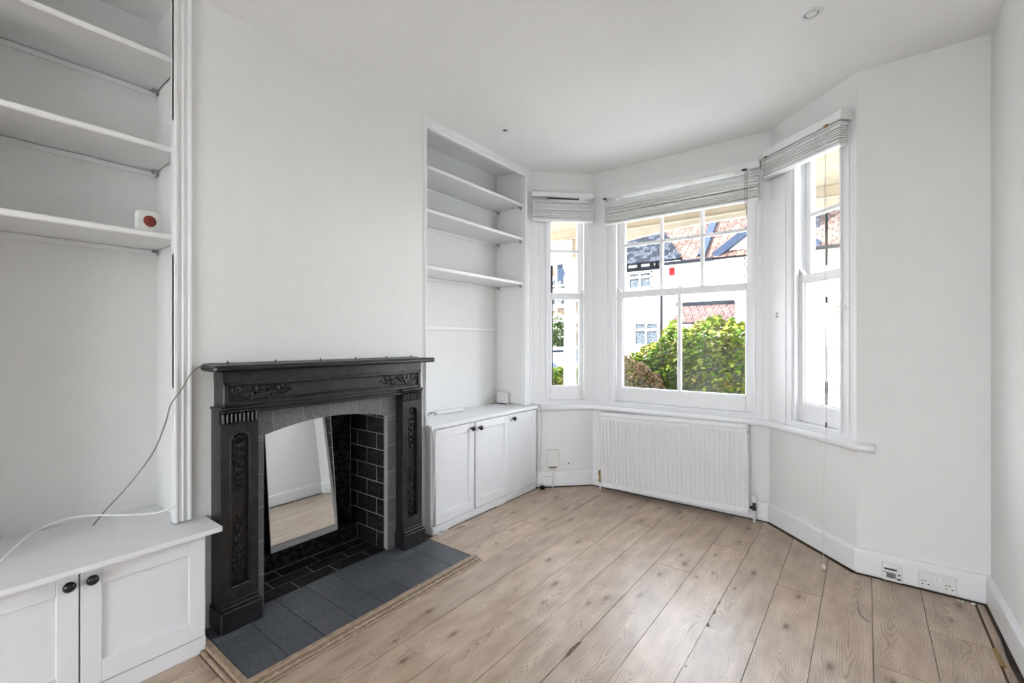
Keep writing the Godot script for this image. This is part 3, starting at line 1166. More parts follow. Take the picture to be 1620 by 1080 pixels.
	for w in [0.78, 0.86, 0.98, 1.10, 1.21, 1.29, 1.40, 1.50, 1.56, 1.68, 1.85]:
		st = mb(true)
		ball(st, V(-1.656, 0.013, w), Vector3(0.0035, 0.0018, 0.0035), Basis(), 8, 4)
		part("nail_head", st, M.chip, ed)

# ---------------------------------------------------------------- cupboards
func shaker_door(parent: Node3D, xf: float, w0: float, w1: float, y0: float, y1: float, stile: float, knob_w: float, knob_y: float) -> void:
	var st := mb()
	bx(st, xf - 0.02, xf - 0.009, y0 + 0.002, y1 - 0.002, w0 + 0.002, w1 - 0.002)
	bx(st, xf - 0.02, xf, y0, y1, w0, w0 + stile, 0.0015)
	bx(st, xf - 0.02, xf, y0, y1, w1 - stile, w1, 0.0015)
	bx(st, xf - 0.02, xf, y0, y0 + stile * 1.35, w0 + stile, w1 - stile, 0.0015)
	bx(st, xf - 0.02, xf, y1 - stile * 1.1, y1, w0 + stile, w1 - stile, 0.0015)
	var d := part("door", st, M.cabinet_white, parent)
	st = mb()
	lathe(st, [Vector2(0.0, 0.0), Vector2(0.0085, 0.0), Vector2(0.006, 0.004), Vector2(0.006, 0.010), Vector2(0.011, 0.014), Vector2(0.0165, 0.020), Vector2(0.0165, 0.024), Vector2(0.012, 0.030), Vector2(0.0, 0.033)], Transform3D(Basis(Vector3(0, 0, 1), Vector3(1, 0, 0), Vector3(0, 1, 0)), V(xf, knob_y, knob_w)), 20)
	part("knob", st, M.black_knob, d, "glossy black round knob")

func build_cabinets() -> void:
	var c := thing("low_cabinet", "low white cupboard with two panelled doors left of the fireplace", "cabinet", V(-2.2, 0, 0.3), "")
	var st := mb()
	bx(st, -2.468, -2.018, 0.0, 0.462, -0.048, 0.641)
	bx(st, -2.14, -2.018, 0.0, 0.462, 0.641, 0.672)
	bx(st, -2.14, -2.018, 0.0, 0.462, -0.06, -0.048)
	part("body", st, M.cabinet_white, c)
	st = mb()
	bx(st, -2.018, -2.004, 0.0, 0.062, -0.048, 0.676, 0.002)
	part("plinth", st, M.cabinet_white, c)
	shaker_door(c, -1.998, 0.3195, 0.672, 0.068, 0.452, 0.052, 0.345, 0.424)
	shaker_door(c, -1.998, -0.040, 0.3150, 0.068, 0.452, 0.052, 0.290, 0.424)
	st = mb()
	plan_prism(st, [Vector2(-2.469, -0.049), Vector2(-2.469, 0.642), Vector2(-2.139, 0.642), Vector2(-2.139, 0.714), Vector2(-1.966, 0.714), Vector2(-1.966, -0.11), Vector2(-2.139, -0.11), Vector2(-2.139, -0.049)], 0.463, 0.481)
	mould(st, [Vector2(-0.004, 0.463), Vector2(0.0, 0.463), Vector2(0.004, 0.467), Vector2(0.004, 0.478), Vector2(0.0, 0.4815), Vector2(-0.004, 0.4815)], [Vector2(-2.139, 0.714), Vector2(-1.966, 0.714), Vector2(-1.966, -0.11)])
	part("worktop", st, M.cabinet_white, c)

	c = thing("tall_cabinet", "white cupboard with three panelled doors between the fireplace and the bay", "cabinet", V(-2.25, 0, 2.48), "")
	st = mb()
	bx(st, -2.439, -2.141, 0.0, 0.657, 1.923, 2.984)
	bx(st, -2.141, -2.098, 0.0, 0.657, 1.923, 3.046)
	part("body", st, M.cabinet_white, c)
	st = mb()
	bx(st, -2.098, -2.082, 0.0, 0.050, 1.926, 3.060, 0.002)
	part("plinth", st, M.cabinet_white, c)
	shaker_door(c, -2.076, 1.948, 2.302, 0.056, 0.648, 0.048, 2.272, 0.612)
	shaker_door(c, -2.076, 2.322, 2.688, 0.056, 0.648, 0.050, 2.352, 0.605)
	shaker_door(c, -2.076, 2.6895, 3.052, 0.056, 0.648, 0.050, 2.735, 0.617)
	st = mb()
	plan_prism(st, [Vector2(-2.439, 1.922), Vector2(-2.439, 2.985), Vector2(-2.139, 2.985), Vector2(-2.139, 3.048), Vector2(-2.136, 3.052), Vector2(-2.068, 3.062), Vector2(-2.068, 1.905), Vector2(-2.139, 1.905), Vector2(-2.139, 1.922)], 0.658, 0.680)
	part("worktop", st, M.cabinet_white, c)

# ---------------------------------------------------------------- radiator
func build_radiator() -> void:
	var r := thing("radiator", "white ribbed panel radiator under the middle bay window", "radiator", V(-1.098, 0.046, 3.36), "", true)
	r.rotation.z = 0.019
	var hw := 0.533
	var hh := 0.588
	var st := mb()
	lb(st, -hw, hw, 0, hh, 0.026, 0.039, 0.005)
	lb(st, -hw, hw, 0, 0.022, 0.030, 0.050, 0.008)
	lb(st, -hw, hw, hh - 0.024, hh, 0.030, 0.050, 0.008)
	var ribs := 33
	for i in ribs:
		var x := lerpf(-hw + 0.022, hw - 0.022, i / (ribs - 1.0))
		lb(st, x - 0.0095, x + 0.0095, 0.042, hh - 0.045, 0.034, 0.052, 0.006)
	part("front_panel", st, M.radiator, r)
	st = mb()
	lb(st, -hw, hw, 0, hh, -0.045, -0.033, 0.004)
	part("rear_panel", st, M.radiator, r)
	st = mb()
	for i in 60:
		var x := lerpf(-hw + 0.01, hw - 0.01, i / 59.0)
		lb(st, x - 0.003, x + 0.003, hh - 0.006, hh + 0.003, -0.036, 0.034)
	lb(st, -hw, hw, hh - 0.002, hh + 0.004, -0.046, -0.034, 0.001)
	lb(st, -hw, hw, hh - 0.002, hh + 0.004, 0.030, 0.044, 0.001)
	lb(st, -hw, hw, hh - 0.002, hh + 0.003, -0.008, 0.004, 0.001)
	part("top_grille", st, M.radiator, r)
	st = mb()
	for s in [-1, 1]:
		lb(st, s * hw, s * (hw - 0.004), 0.03, hh, -0.045, 0.042, 0.001)
	part("side_panel", st, M.radiator, r)
	st = mb()
	cbox(st, Vector3(hw + 0.001, hh - 0.045, 0.025), Vector3(0.004, 0.012, 0.012), 0.001)
	part("air_vent", st, M.dark_metal, r)
	for s in [-1, 1]:
		var x: float = s * (hw + 0.026)
		st = mb()
		lathe(st, [Vector2(0.0, 0.025), Vector2(0.012, 0.025), Vector2(0.013, 0.045), Vector2(0.009, 0.048), Vector2(0.010, 0.075)], Transform3D(Basis(), Vector3(x, 0, 0)), 14)
		tube(st, [Vector3(x, 0.040, 0), Vector3(s * (hw - 0.004), 0.040, 0)], 0.009, 10)
		part("valve_body", st, M.brass if s < 0 else M.dark_metal, r)
		st = mb()
		lathe(st, [Vector2(0.010, 0.076), Vector2(0.014, 0.078), Vector2(0.014, 0.115), Vector2(0.010, 0.120), Vector2(0.0, 0.120)], Transform3D(Basis(), Vector3(x, 0, 0)), 14)
		part("valve_cap", st, M.brass if s < 0 else M.plastic, r)
		st = mb()
		tube(st, [Vector3(x, 0.026, 0), Vector3(x, -0.048 - 0.010 * s, 0)], 0.0085, 12)
		part("tail_pipe", st, M.gloss_white, r)
	st = mb()
	for x in [-0.36, 0.36]:
		lb(st, x - 0.02, x + 0.02, 0.08, 0.5, -0.068, -0.046, 0.002)
	part("wall_bracket", st, M.radiator, r)

# ---------------------------------------------------------------- blinds
func blind(label: String, T: Transform3D, s0: float, s1: float, top: float, rail_h: float, stack_top: float, stack_bot: float, loose: Array, ladders: Array) -> Node3D:
	var t := thing("venetian_blind", label, "blind", T.origin, "raised venetian blinds", true)
	t.transform = T
	var st := mb()
	lb(st, s0, s1, top - rail_h, top, 0.022, 0.070, 0.003)
	part("headrail", st, M.blind, t)
	for s in [s0, s1]:
		st = mb()
		lb(st, s - 0.004, s + 0.004, top - rail_h - 0.004, top + 0.006, 0.004, 0.074, 0.002)
		part("end_bracket", st, M.plastic, t)
	st = mb()
	lb(st, s0 + 0.004, s1 - 0.004, -0.0042, 0.0042, -0.025, 0.025, 0.0028)
	st.generate_normals()
	var slat := st.commit()
	var n := int((stack_top - stack_bot - 0.016) / 0.0105)
	for i in n:
		var o := inst("slat", slat, M.blind, t)
		o.position = Vector3(rng.randf_range(-0.002, 0.002), lerpf(stack_bot + 0.022, stack_top, float(i) / (n - 1)), 0.046 + rng.randf_range(-0.002, 0.002))
		o.rotation = Vector3(rng.randf_range(-0.12, 0.12), 0, rng.randf_range(-0.003, 0.003))
	for e in loose:
		var o := inst("slat", slat, M.blind, t)
		o.position = Vector3(0, e[0], 0.046)
		o.rotation.x = e[1]
	st = mb()
	lb(st, s0 + 0.002, s1 - 0.002, stack_bot, stack_bot + 0.015, 0.020, 0.072, 0.004)
	part("bottom_rail", st, M.blind, t)
	for l in ladders:
		st = mb()
		for z in [0.018, 0.074]:
			tube(st, [Vector3(l, top - rail_h, z), Vector3(l + 0.001, (top + stack_bot) / 2, z + (0.002 if z > 0.05 else -0.002)), Vector3(l, stack_bot + 0.005, z)], 0.0012, 5)
		for i in 4:
			var y := lerpf(stack_bot + 0.02, stack_top, i / 3.0)
			tube(st, [Vector3(l - 0.006, y, 0.075), Vector3(l + 0.003, y + 0.009, 0.079), Vector3(l + 0.008, y - 0.004, 0.076)], 0.0014, 5)
		part("ladder_cord", st, M.cord, t)
	return t

func pull(parent: Node3D, pts: Array, r: float, m: Material) -> void:
	var st := mb(true)
	tube(st, pts, r, 6)
	part("pull_cord", st, m, parent)

func build_blinds() -> void:
	var T := facet(PA, PB)
	var b := blind("short white slatted blind raised over the narrow window beside the alcove", T, 0.006, 0.528, 2.416, 0.040, 2.335, 2.182, [], [0.09, 0.42])
	pull(b, [Vector3(0.06, 2.372, 0.076), Vector3(0.064, 2.1, 0.077), Vector3(0.062, 1.90, 0.075)], 0.0016, M.cord)
	var st := mb()
	lb(st, 0.14, 0.40, 2.362, 2.368, 0.05, 0.078, 0.001)
	part("tilt_rod", st, M.slot, b)
	T = facet(PB, PC)
	b = blind("wide white slatted blind half raised over the middle bay window", T, 0.128, 1.250, 2.398, 0.046, 2.278, 2.140, [[2.318, 0.5], [2.297, 0.35]], [0.30, 0.55, 0.78, 1.10])
	pull(b, [Vector3(0.150, 2.36, 0.076), Vector3(0.151, 1.6, 0.077), Vector3(0.150, 1.05, 0.076), Vector3(0.149, 0.86, 0.06)], 0.0018, M.cord)
	pull(b, [Vector3(1.165, 2.36, 0.076), Vector3(1.166, 2.16, 0.077), Vector3(1.172, 2.05, 0.05)], 0.0016, M.grey_cord)
	pull(b, [Vector3(1.178, 2.36, 0.076), Vector3(1.180, 2.16, 0.077), Vector3(1.174, 2.03, 0.05)], 0.0016, M.grey_cord)
	for x in [0.145, 1.16]:
		st = mb()
		lb(st, x - 0.014, x + 0.014, 2.344, 2.356, 0.066, 0.078, 0.002)
		part("cord_lock", st, M.dark_metal, b)
	T = facet(PC, PD)
	T = T * Transform3D(Basis(), Vector3(0, 2.45, 0)) * Transform3D(Basis(Vector3(0, 0, 1), -0.052), Vector3.ZERO) * Transform3D(Basis(), Vector3(0, -2.45, 0))
	b = blind("white slatted blind hanging crooked over the narrow window beside the wall corner", T, 0.022, 0.640, 2.452, 0.050, 2.388, 2.268, [], [0.10, 0.48])
	pull(b, [Vector3(0.06, 2.400, 0.076), Vector3(0.055, 2.1, 0.077), Vector3(0.035, 1.78, 0.076)], 0.0018, M.cord)
	for x in [0.06, 0.545]:
		st = mb()
		lb(st, x - 0.012, x + 0.012, 2.394, 2.406, 0.066, 0.078, 0.002)
		part("cord_lock", st, M.brass, b)
	# the long lift cord of that blind, ending in a wooden acorn on the floor
	T = facet(PC, PD)
	var lift := thing("blind_lift_cord", "long thin blind cord ending in a pale acorn at the floor by the skirting", "cord", V(-0.1, 0, 2.9))
	st = mb(true)
	var a := T * Vector3(0.545, 2.375, 0.078)
	var e := aty(1303, 897, 0.012)
	tube(st, curve([a, T * Vector3(0.540, 1.5, 0.074), T * Vector3(0.535, 0.78, 0.062), T * Vector3(0.52, 0.30, 0.075), e + Vector3(0, 0.05, 0), e + Vector3(0, 0.012, 0)], 6), 0.0014, 6)
	part("string", st, M.cord, lift)
	st = mb(true)
	lathe(st, [Vector2(0.0, -0.012), Vector2(0.006, -0.011), Vector2(0.010, -0.004), Vector2(0.011, 0.004), Vector2(0.007, 0.012), Vector2(0.003, 0.016), Vector2(0.0, 0.016)], Transform3D(Basis(), e), 14)
	part("acorn", st, M.acorn, lift)
	st = mb()
	cbox(st, T * Vector3(0.535, 0.745, 0.064), Vector3(0.010, 0.028, 0.010), 0.003)
	part("joiner", st, M.grey_plastic, lift)

# ---------------------------------------------------------------- small things
func rounded(w: float, h: float, r: float, each := 4) -> PackedVector2Array:
	var p := PackedVector2Array()
	for c in [[1, 1, 0.0], [-1, 1, PI / 2], [-1, -1, PI], [1, -1, PI * 1.5]]:
		for i in each + 1:
			var a: float = c[2] + PI / 2 * i / each
			p.append(Vector2(c[0] * (w / 2 - r) + cos(a) * r, c[1] * (h / 2 - r) + sin(a) * r))
	return p

func cable(called: String, label: String, pts: Array, r: float, m: Material) -> MeshInstance3D:
	var st := mb(true)
	tube(st, curve(pts, 7), r, 7)
	return single(called, st, m, label, "cable")

func build_small_things() -> void:
	var faceX := Basis(Vector3(0, 0, -1), Vector3.UP, Vector3(1, 0, 0))      # local x along w, z out of the chimney wall
	# white box with the red face on the left shelf
	var t := thing("push_button_box", "small white rounded box with a red-brown round face on the left alcove's lowest shelf", "device", V(-2.20, 1.624, 0.545), "", true)
	t.transform.basis = faceX * Basis(Vector3.UP, 0.15)
	var st := mb()
	prism(st, rounded(0.074, 0.083, 0.012), Transform3D(Basis(), Vector3(0, 0.0415, -0.016)), 0.026)
	prism(st, rounded(0.068, 0.077, 0.011), Transform3D(Basis(), Vector3(0, 0.0415, 0.010)), 0.004)
	part("housing", st, M.plastic, t)
	st = mb()
	lathe(st, [Vector2(0.0215, 0.0), Vector2(0.0215, 0.0025), Vector2(0.019, 0.0045), Vector2(0.0, 0.0048)], Transform3D(Basis(Vector3(1, 0, 0), Vector3(0, 0, 1), Vector3(0, -1, 0)), Vector3(0.0, 0.043, 0.013)), 28)
	part("button", st, M.rust_red, t, "red-brown round button")
	# cables on the low cupboard
	var y := 0.4855
	var p := []
	p = [aty(0, 888, y), atx(40, 851, -2.26), atx(80, 829, -2.30), atx(130, 816, -2.30), atx(200, 814, -2.22), atx(245, 811, -2.145), atx(276, 801, -2.100)]
	cable("white_cable", "thick white cable curling across the top of the low cupboard", p, 0.0034, M.plastic)
	p = [aty(147, 831, y), atx(166, 808, -2.36), atx(208, 762, -2.30), atx(243, 714, -2.21), atx(262, 668, -2.14), atx(270, 640, -2.105), atx(286, 618, -2.100), atx(302, 591, -2.098), V(-2.105, 1.100, 0.692), V(-2.128, 1.108, 0.72)]
	for i in 12:
		p.append(V(-2.134 + 0.003 * sin(i * 1.9), 1.1075, 0.78 + 0.09 * i))
	p.append(V(-2.132, 1.107, 1.845))
	cable("aerial_cable", "thin grey cable looping from the low cupboard up along the mantel's back edge", p, 0.0026, M.grey_cord)
	st = mb(true)
	for q in [[0.80], [1.0], [1.22], [1.42], [1.62], [1.80]]:
		tube(st, [V(-2.138, 1.105, q[0]), V(-2.132, 1.116, q[0]), V(-2.128, 1.105, q[0])], 0.0022, 5)
	single("cable_clips", st, M.dark_rubber, "small dark clips holding the cable along the mantel's back edge", "clips", "", "stuff")
	p = [V(-2.128, 1.108, 1.858), V(-2.120, 1.05, 1.882), V(-2.122, 0.86, 1.886), V(-2.10, 0.70, 1.896), V(-2.062, 0.66, 1.902), V(-2.058, 0.57, 1.926), V(-2.064, 0.40, 1.932), V(-2.070, 0.20, 1.916), V(-2.066, 0.06, 1.908), V(-2.058, 0.010, 1.95), V(-2.055, 0.014, 2.02), V(-2.062, 0.030, 2.09), V(-2.066, 0.030, 2.25), V(-2.064, 0.022, 2.42), V(-2.062, 0.012, 2.60), V(-2.066, 0.03, 2.72), V(-2.07, 0.055, 2.80), V(-2.07, 0.062, 2.90)]
	cable("flex_cable", "white flex hanging beside the fireplace and running along the cupboard plinth", p, 0.0032, M.plastic)
	# things on the three-door cupboard
	t = thing("extension_lead", "long flat white socket bar lying on the three-door cupboard", "socket bar", V(-2.365, 0.680, 2.35), "", true)
	t.transform.basis = Basis(Vector3.UP, PI / 2 - 0.06)
	st = mb()
	lb(st, -0.135, 0.135, 0.001, 0.026, -0.024, 0.024, 0.006)
	part("housing", st, M.plastic, t)
	for i in 4:
		st = mb()
		lb(st, -0.10 + 0.055 * i, -0.075 + 0.055 * i, 0.0255, 0.0275, -0.016, 0.016, 0.001)
		part("outlet", st, M.shelf_white, t)
	st = mb(true)
	tube(st, curve([Vector3(-0.135, 0.012, 0), Vector3(-0.17, 0.012, 0.01), Vector3(-0.23, 0.006, 0.05), Vector3(-0.33, 0.006, 0.07)], 6), 0.003, 6)
	part("flex", st, M.plastic, t)
	t = thing("router_box", "upright white router box in the corner of the three-door cupboard", "router", V(-2.345, 0.680, 2.955), "", true)
	st = mb()
	lb(st, -0.055, 0.055, 0.001, 0.098, -0.014, 0.014, 0.006)
	part("housing", st, M.plastic, t)
	for i in 3:
		st = mb()
		cbox(st, Vector3(-0.02 + 0.016 * i, 0.028, 0.0145), Vector3(0.006, 0.003, 0.002))
		part("indicator", st, M.grey_plastic, t)
	st = mb()
	lb(st, -0.05, 0.05, 0.0005, 0.008, 0.0, 0.02, 0.001)
	part("foot", st, M.dark_metal, t)
	st = mb(true)
	var lr := RandomNumberGenerator.new()
	lr.seed = 31
	var loop := []
	for i in 34:
		var a := i * 1.3
		loop.append(V(-2.415 + 0.016 * cos(a) + lr.randf_range(-0.006, 0.006), 0.686 + 0.05 * absf(sin(i * 0.37)) , 2.90 + 0.05 * sin(a * 0.8) + lr.randf_range(-0.01, 0.01)))
	tube(st, curve(loop, 4), 0.0026, 6)
	single("coiled_cable", st, M.cord, "tangled coil of pale cable beside the router box", "cable")
	var TA := facet(PA, PB)
	p = [V(-2.29, 0.70, 2.94), V(-2.22, 0.688, 2.97), V(-2.12, 0.690, 3.03), V(-2.066, 0.686, 3.055), V(-2.050, 0.655, 3.075), V(-2.055, 0.52, 3.098), V(-2.064, 0.35, 3.104), V(-2.070, 0.20, 3.100), V(-2.062, 0.10, 3.105), TA * Vector3(0.15, 0.090, 0.024), TA * Vector3(0.19, 0.086, 0.022)]
	cable("thin_cable", "thin cable dropping from the cupboard's corner down to the skirting", p, 0.0016, M.grey_cord)
	# master socket, telephone socket
	t = thing("junction_box", "white rectangular box on the wall below the narrow left window, pipe below", "junction box", TA * Vector3(0.19, 0.17, 0.0), "", true)
	t.transform.basis = TA.basis
	st = mb()
	lb(st, -0.045, 0.045, 0.0, 0.140, 0.0015, 0.034, 0.004)
	part("cover", st, M.plastic, t)
	st = mb()
	lb(st, -0.032, 0.034, -0.012, 0.001, 0.003, 0.026, 0.002)
	part("gland", st, M.brass, t)
	st = mb(true)
	tube(st, [Vector3(0.0, -0.012, 0.028), Vector3(0.0, -0.08, 0.028), Vector3(0.0, -0.168, 0.028)], 0.006, 10)
	part("conduit", st, M.gloss_white, t)
	t = thing("telephone_socket", "tiny white telephone socket above the skirting, cable looping from it", "socket", TA * Vector3(0.327, 0.195, 0.0), "", true)
	t.transform.basis = TA.basis
	st = mb()
	lb(st, -0.016, 0.016, -0.016, 0.016, 0.001, 0.012, 0.003)
	part("plate", st, M.plastic, t)
	st = mb()
	lb(st, -0.004, 0.004, -0.009, 0.004, 0.0118, 0.0128)
	part("opening", st, M.slot, t)
	st = mb(true)
	tube(st, curve([Vector3(0.006, -0.012, 0.012), Vector3(0.018, -0.05, 0.020), Vector3(0.0, -0.085, 0.026), Vector3(-0.04, -0.108, 0.027), Vector3(-0.12, -0.112, 0.027)], 7), 0.0018, 6)
	part("lead", st, M.cord, t)
	# black plug on the floor by the cupboard
	var at := aty(858, 772, 0.012)
	t = thing("plug", "small black mains plug lying on the floor by the cupboard", "plug", at, "", true)
	t.transform.basis = Basis(Vector3.UP, 0.9) * Basis(Vector3(1, 0, 0), 0.5)
	st = mb()
	lb(st, -0.018, 0.018, -0.010, 0.014, -0.020, 0.014, 0.006)
	part("plug_body", st, M.dark_rubber, t)
	for e in [[-0.010, 0.0], [0.010, 0.0], [0.0, 0.010]]:
		st = mb()
		cbox(st, Vector3(e[0], e[1] + 0.002, -0.029), Vector3(0.004, 0.004, 0.020), 0.001)
		part("pin", st, M.brass, t)
	# sockets on the front wall's skirting
	t = thing("double_socket", "white double wall socket on the skirting near the room corner", "socket", V(0.3055, 0.054, 2.942), "", true)
	st = mb()
	lb(st, -0.0675, 0.0675, -0.043, 0.043, 0.0005, 0.010, 0.004)
	part("plate", st, M.plastic, t)
	for s in [-1, 1]:
		st = mb()
		lb(st, s * 0.0105 - 0.009, s * 0.0105 + 0.009, 0.004, 0.028, 0.009, 0.0125, 0.002)
		part("switch", st, M.shelf_white, t)
		for e in [[0.0, 0.004], [-0.011, -0.012], [0.011, -0.012], [-0.012, 0.003]]:
			st = mb()
			cbox(st, Vector3(s * 0.042 + e[0], e[1] - 0.006, 0.0102), Vector3(0.006, 0.004, 0.001))
			part("pin_hole", st, M.slot, t)
	t = thing("timer_unit", "white heating control unit with a dark grey window on the skirting", "control unit", V(0.1405, 0.053, 2.942), "", true)
	st = mb()
	lb(st, -0.039, 0.039, -0.043, 0.043, 0.0005, 0.016, 0.004)
	part("housing", st, M.plastic, t)
	st = mb()
	lb(st, -0.022, 0.014, -0.026, 0.000, 0.0155, 0.0175, 0.001)
	part("window", st, M.grey_plastic, t, "dark grey window")
	for e in [[-0.030, 0.012, 0.018, 0.020], [0.018, -0.030, 0.034, -0.022], [0.022, -0.008, 0.032, -0.002], [-0.032, -0.002, -0.024, 0.002]]:
		st = mb()
		lb(st, e[0], e[2], e[1], e[3], 0.0155, 0.0165)
		part("marking", st, M.dark_metal, t)
	st = mb()
	lb(st, -0.036, 0.036, 0.022, 0.026, 0.015, 0.018, 0.001)
	part("lid_edge", st, M.shelf_white, t)
	# hooks and a cleat for the blind cords
	var TD := facet(PC, PD)
	for k in 2:
		var o: Transform3D = [Transform3D(faceX, V(-2.118, 1.345, 3.036)), Transform3D(TD.basis, TD * Vector3(0.612, 1.385, 0.0))][k]
		t = thing("cord_hook", ["small white cord hook on the alcove frame beside the bay", "small white cord hook beside the right-hand bay window"][k], "hook", o.origin, "cord hooks", true)
		t.transform.basis = o.basis
		st = mb(true)
		tube(st, curve([Vector3(-0.016, 0.012, 0.002), Vector3(-0.014, 0.0, 0.014), Vector3(0.0, -0.008, 0.018), Vector3(0.016, -0.004, 0.014)], 6), 0.0025, 7)
		part("hook", st, M.plastic, t)
	t = thing("cord_cleat", "tiny grey cord cleat on the lining left of the right-hand bay window", "cleat", TD * Vector3(0.075, 1.372, 0.0), "", true)
	t.transform.basis = TD.basis
	st = mb()
	lb(st, -0.008, 0.008, -0.020, 0.020, 0.0005, 0.006, 0.002)
	part("plate", st, M.plastic, t)
	for e in [-0.010, 0.008]:
		st = mb()
		cbox(st, Vector3(0.0, e, 0.008), Vector3(0.008, 0.010, 0.006), 0.002)
		part("peg", st, M.grey_plastic, t)
	# crumbs of plaster on the floor edge
	var spots := [aty(881, 775, 0.003), aty(888, 776, 0.003), aty(871, 777, 0.003), aty(953, 783, 0.005), aty(1340, 905, 0.003), aty(1516, 949, 0.004), aty(1540, 955, 0.004), aty(1523, 951, 0.003)]
	for q in spots:
		st = mb()
		cbox(st, q, Vector3(lr.randf_range(0.008, 0.016), 0.007, lr.randf_range(0.008, 0.014)), 0.003, Basis(Vector3.UP, lr.randf() * 3.0))
		single("plaster_crumb", st, M.chip, "white crumb of plaster on the floor along the skirting", "crumb", "plaster crumbs along the skirting")
	# black cable and brass strip along the right wall
	p = [aty(1562, 955, 0.006), aty(1568, 962, 0.006), aty(1576, 985, 0.006), aty(1588, 1020, 0.006), aty(1600, 1052, 0.006), V(0.462, 0.006, 2.20), V(0.464, 0.006, 1.75)]
	cable("black_cable", "black cable lying along the foot of the right wall", p, 0.004, M.dark_rubber)
	st = mb()
	var b0 := aty(1578, 1027, 0.003)
	var b1 := aty(1583, 1053, 0.003)
	cbox(st, (b0 + b1) / 2, Vector3(0.016, 0.005, (b1 - b0).length()), 0.0015, Basis(Vector3.UP, 0.03))
	single("brass_strip", st, M.brass, "short brass-coloured strip on the floor by the right wall", "metal strip")
	# grey scuff worn into one floorboard
	var fl: Node3D = get_node("floor")
	st = mb()
	var line := []
	for q in [[1357, 950], [1358, 962], [1361, 972], [1368, 979], [1376, 984]]:
		line.append(aty(q[0], q[1], 0.0008))
	for i in line.size() - 1:
		var d: Vector3 = (line[i + 1] - line[i]).normalized()
		var s := d.cross(Vector3.UP) * (0.002 + 0.0012 * i)
		quad(st, line[i] - s, line[i] + s, line[i + 1] + s, line[i + 1] - s)
	part("scuff_mark", st, M.stain, fl, "grey scuff worn into the board")
	# worn, chipped edges along two joints of the boards
	for e in [[[893, 1041], [897, 1032], [904, 1024], [914, 1016], [921, 1014], [910, 1026], [900, 1037]], [[1117, 990], [1121, 984], [1123, 990]], [[1127, 972], [1133, 962], [1132, 970]], [[1135, 956], [1140, 949], [1139, 955]], [[1083, 1054], [1086, 1050], [1087, 1055]]]:
		st = mb()
		var pts := []
		for q in e:
			pts.append(aty(q[0], q[1], 0.0009))
		var mid: Vector3 = Vector3.ZERO
		for q in pts:
			mid += q / pts.size()
		for i in pts.size():
			var a: Vector3 = pts[i]
			var b: Vector3 = pts[(i + 1) % pts.size()]
			if (a - mid).cross(b - mid).y > 0:
				tri(st, mid, a, b)
			else:
				tri(st, mid, b, a)
		part("chipped_edge", st, M.core_wood, fl, "chipped edge showing brown core")

# ---------------------------------------------------------------- verandah in front of the bay
func build_verandah() -> void:
	var v := thing("verandah", "cream verandah roof with an arched fascia on turned white columns outside", "verandah", V(-1.0, -0.45, 4.0))
	var st := mb()
	bx(st, -5.5, 3.5, 2.40, 2.47, 3.60, 4.34)
	bx(st, -5.5, -2.66, 2.40, 2.47, 3.2, 3.60)
	bx(st, 0.66, 3.5, 2.40, 2.47, 3.2, 3.60)
	part("soffit", st, M.soffit, v)
	st = mb()
	bx(st, -5.5, 3.5, 2.30, 2.40, 4.235, 4.33, 0.003)
	part("beam", st, M.soffit, v)
	st = mb()
	bx(st, -5.5, 3.5, 2.292, 2.312, 4.222, 4.235, 0.004)
	part("moulding", st, M.beam, v)
	st = mb()
	var arch := PackedVector2Array([Vector2(-5.5, 2.30), Vector2(-5.5, 2.05), Vector2(-2.45, 2.05)])
	for i in 25:
		var x := lerpf(-2.42, 0.62, i / 24.0)
		arch.append(Vector2(x, 2.262 - 0.075 * (x + 0.9) * (x + 0.9)))
	arch.append_array(PackedVector2Array([Vector2(0.65, 2.05), Vector2(3.5, 2.05), Vector2(3.5, 2.30)]))
	prism(st, arch, Transform3D(Basis(), V(0, 0, 4.30)), 0.06)
	part("fascia", st, M.beam, v)
	for x in [-2.455, 0.66]:
		st = mb()
		bx(st, x - 0.058, x + 0.058, 1.975, 2.285, 4.20, 4.316, 0.004)
		var head := part("column_block", st, M.beam, v)
		st = mb()
		lathe(st, [Vector2(0.085, -0.45), Vector2(0.085, 0.42), Vector2(0.074, 0.46), Vector2(0.070, 0.52), Vector2(0.066, 1.2), Vector2(0.060, 1.70), Vector2(0.072, 1.715), Vector2(0.072, 1.735), Vector2(0.055, 1.75), Vector2(0.052, 1.79), Vector2(0.068, 1.83), Vector2(0.072, 1.87), Vector2(0.062, 1.91), Vector2(0.050, 1.93), Vector2(0.058, 1.95), Vector2(0.062, 1.974)], Transform3D(Basis(), V(x, 0, 4.258)), 24)
		part("column_shaft", st, M.column, head)
	var pg := "thin dark downpipes of the verandah"
	for k in 2:
		var a: Vector3 = [atw(872.5, 400, 4.40), atw(1307.5, 345, 4.40)][k]  # the left one stands in for a dark reflection along the sash edge
		st = mb(true)
		tube(st, [Vector3(a.x, 2.22, a.z), Vector3(a.x, 1.0, a.z), Vector3(a.x, -0.45, a.z)], [0.017, 0.0105][k], 10)
		single("downpipe", st, M.pipe, ["thicker dark upright added in place of a sash edge reflection, narrow left window", "thin dark downpipe seen through the right-hand bay window"][k], "downpipe", pg)
	var gr := structure("ground", "paved ground and road outside")
	st = mb()
	bx(st, -45, 45, -0.60, -0.45, 8.2, 60)
	part("road", st, M.asphalt, gr)
	st = mb()
	bx(st, -45, 45, -0.60, -0.43, -40, 8.2)
	part("paving", st, M.paving, gr)

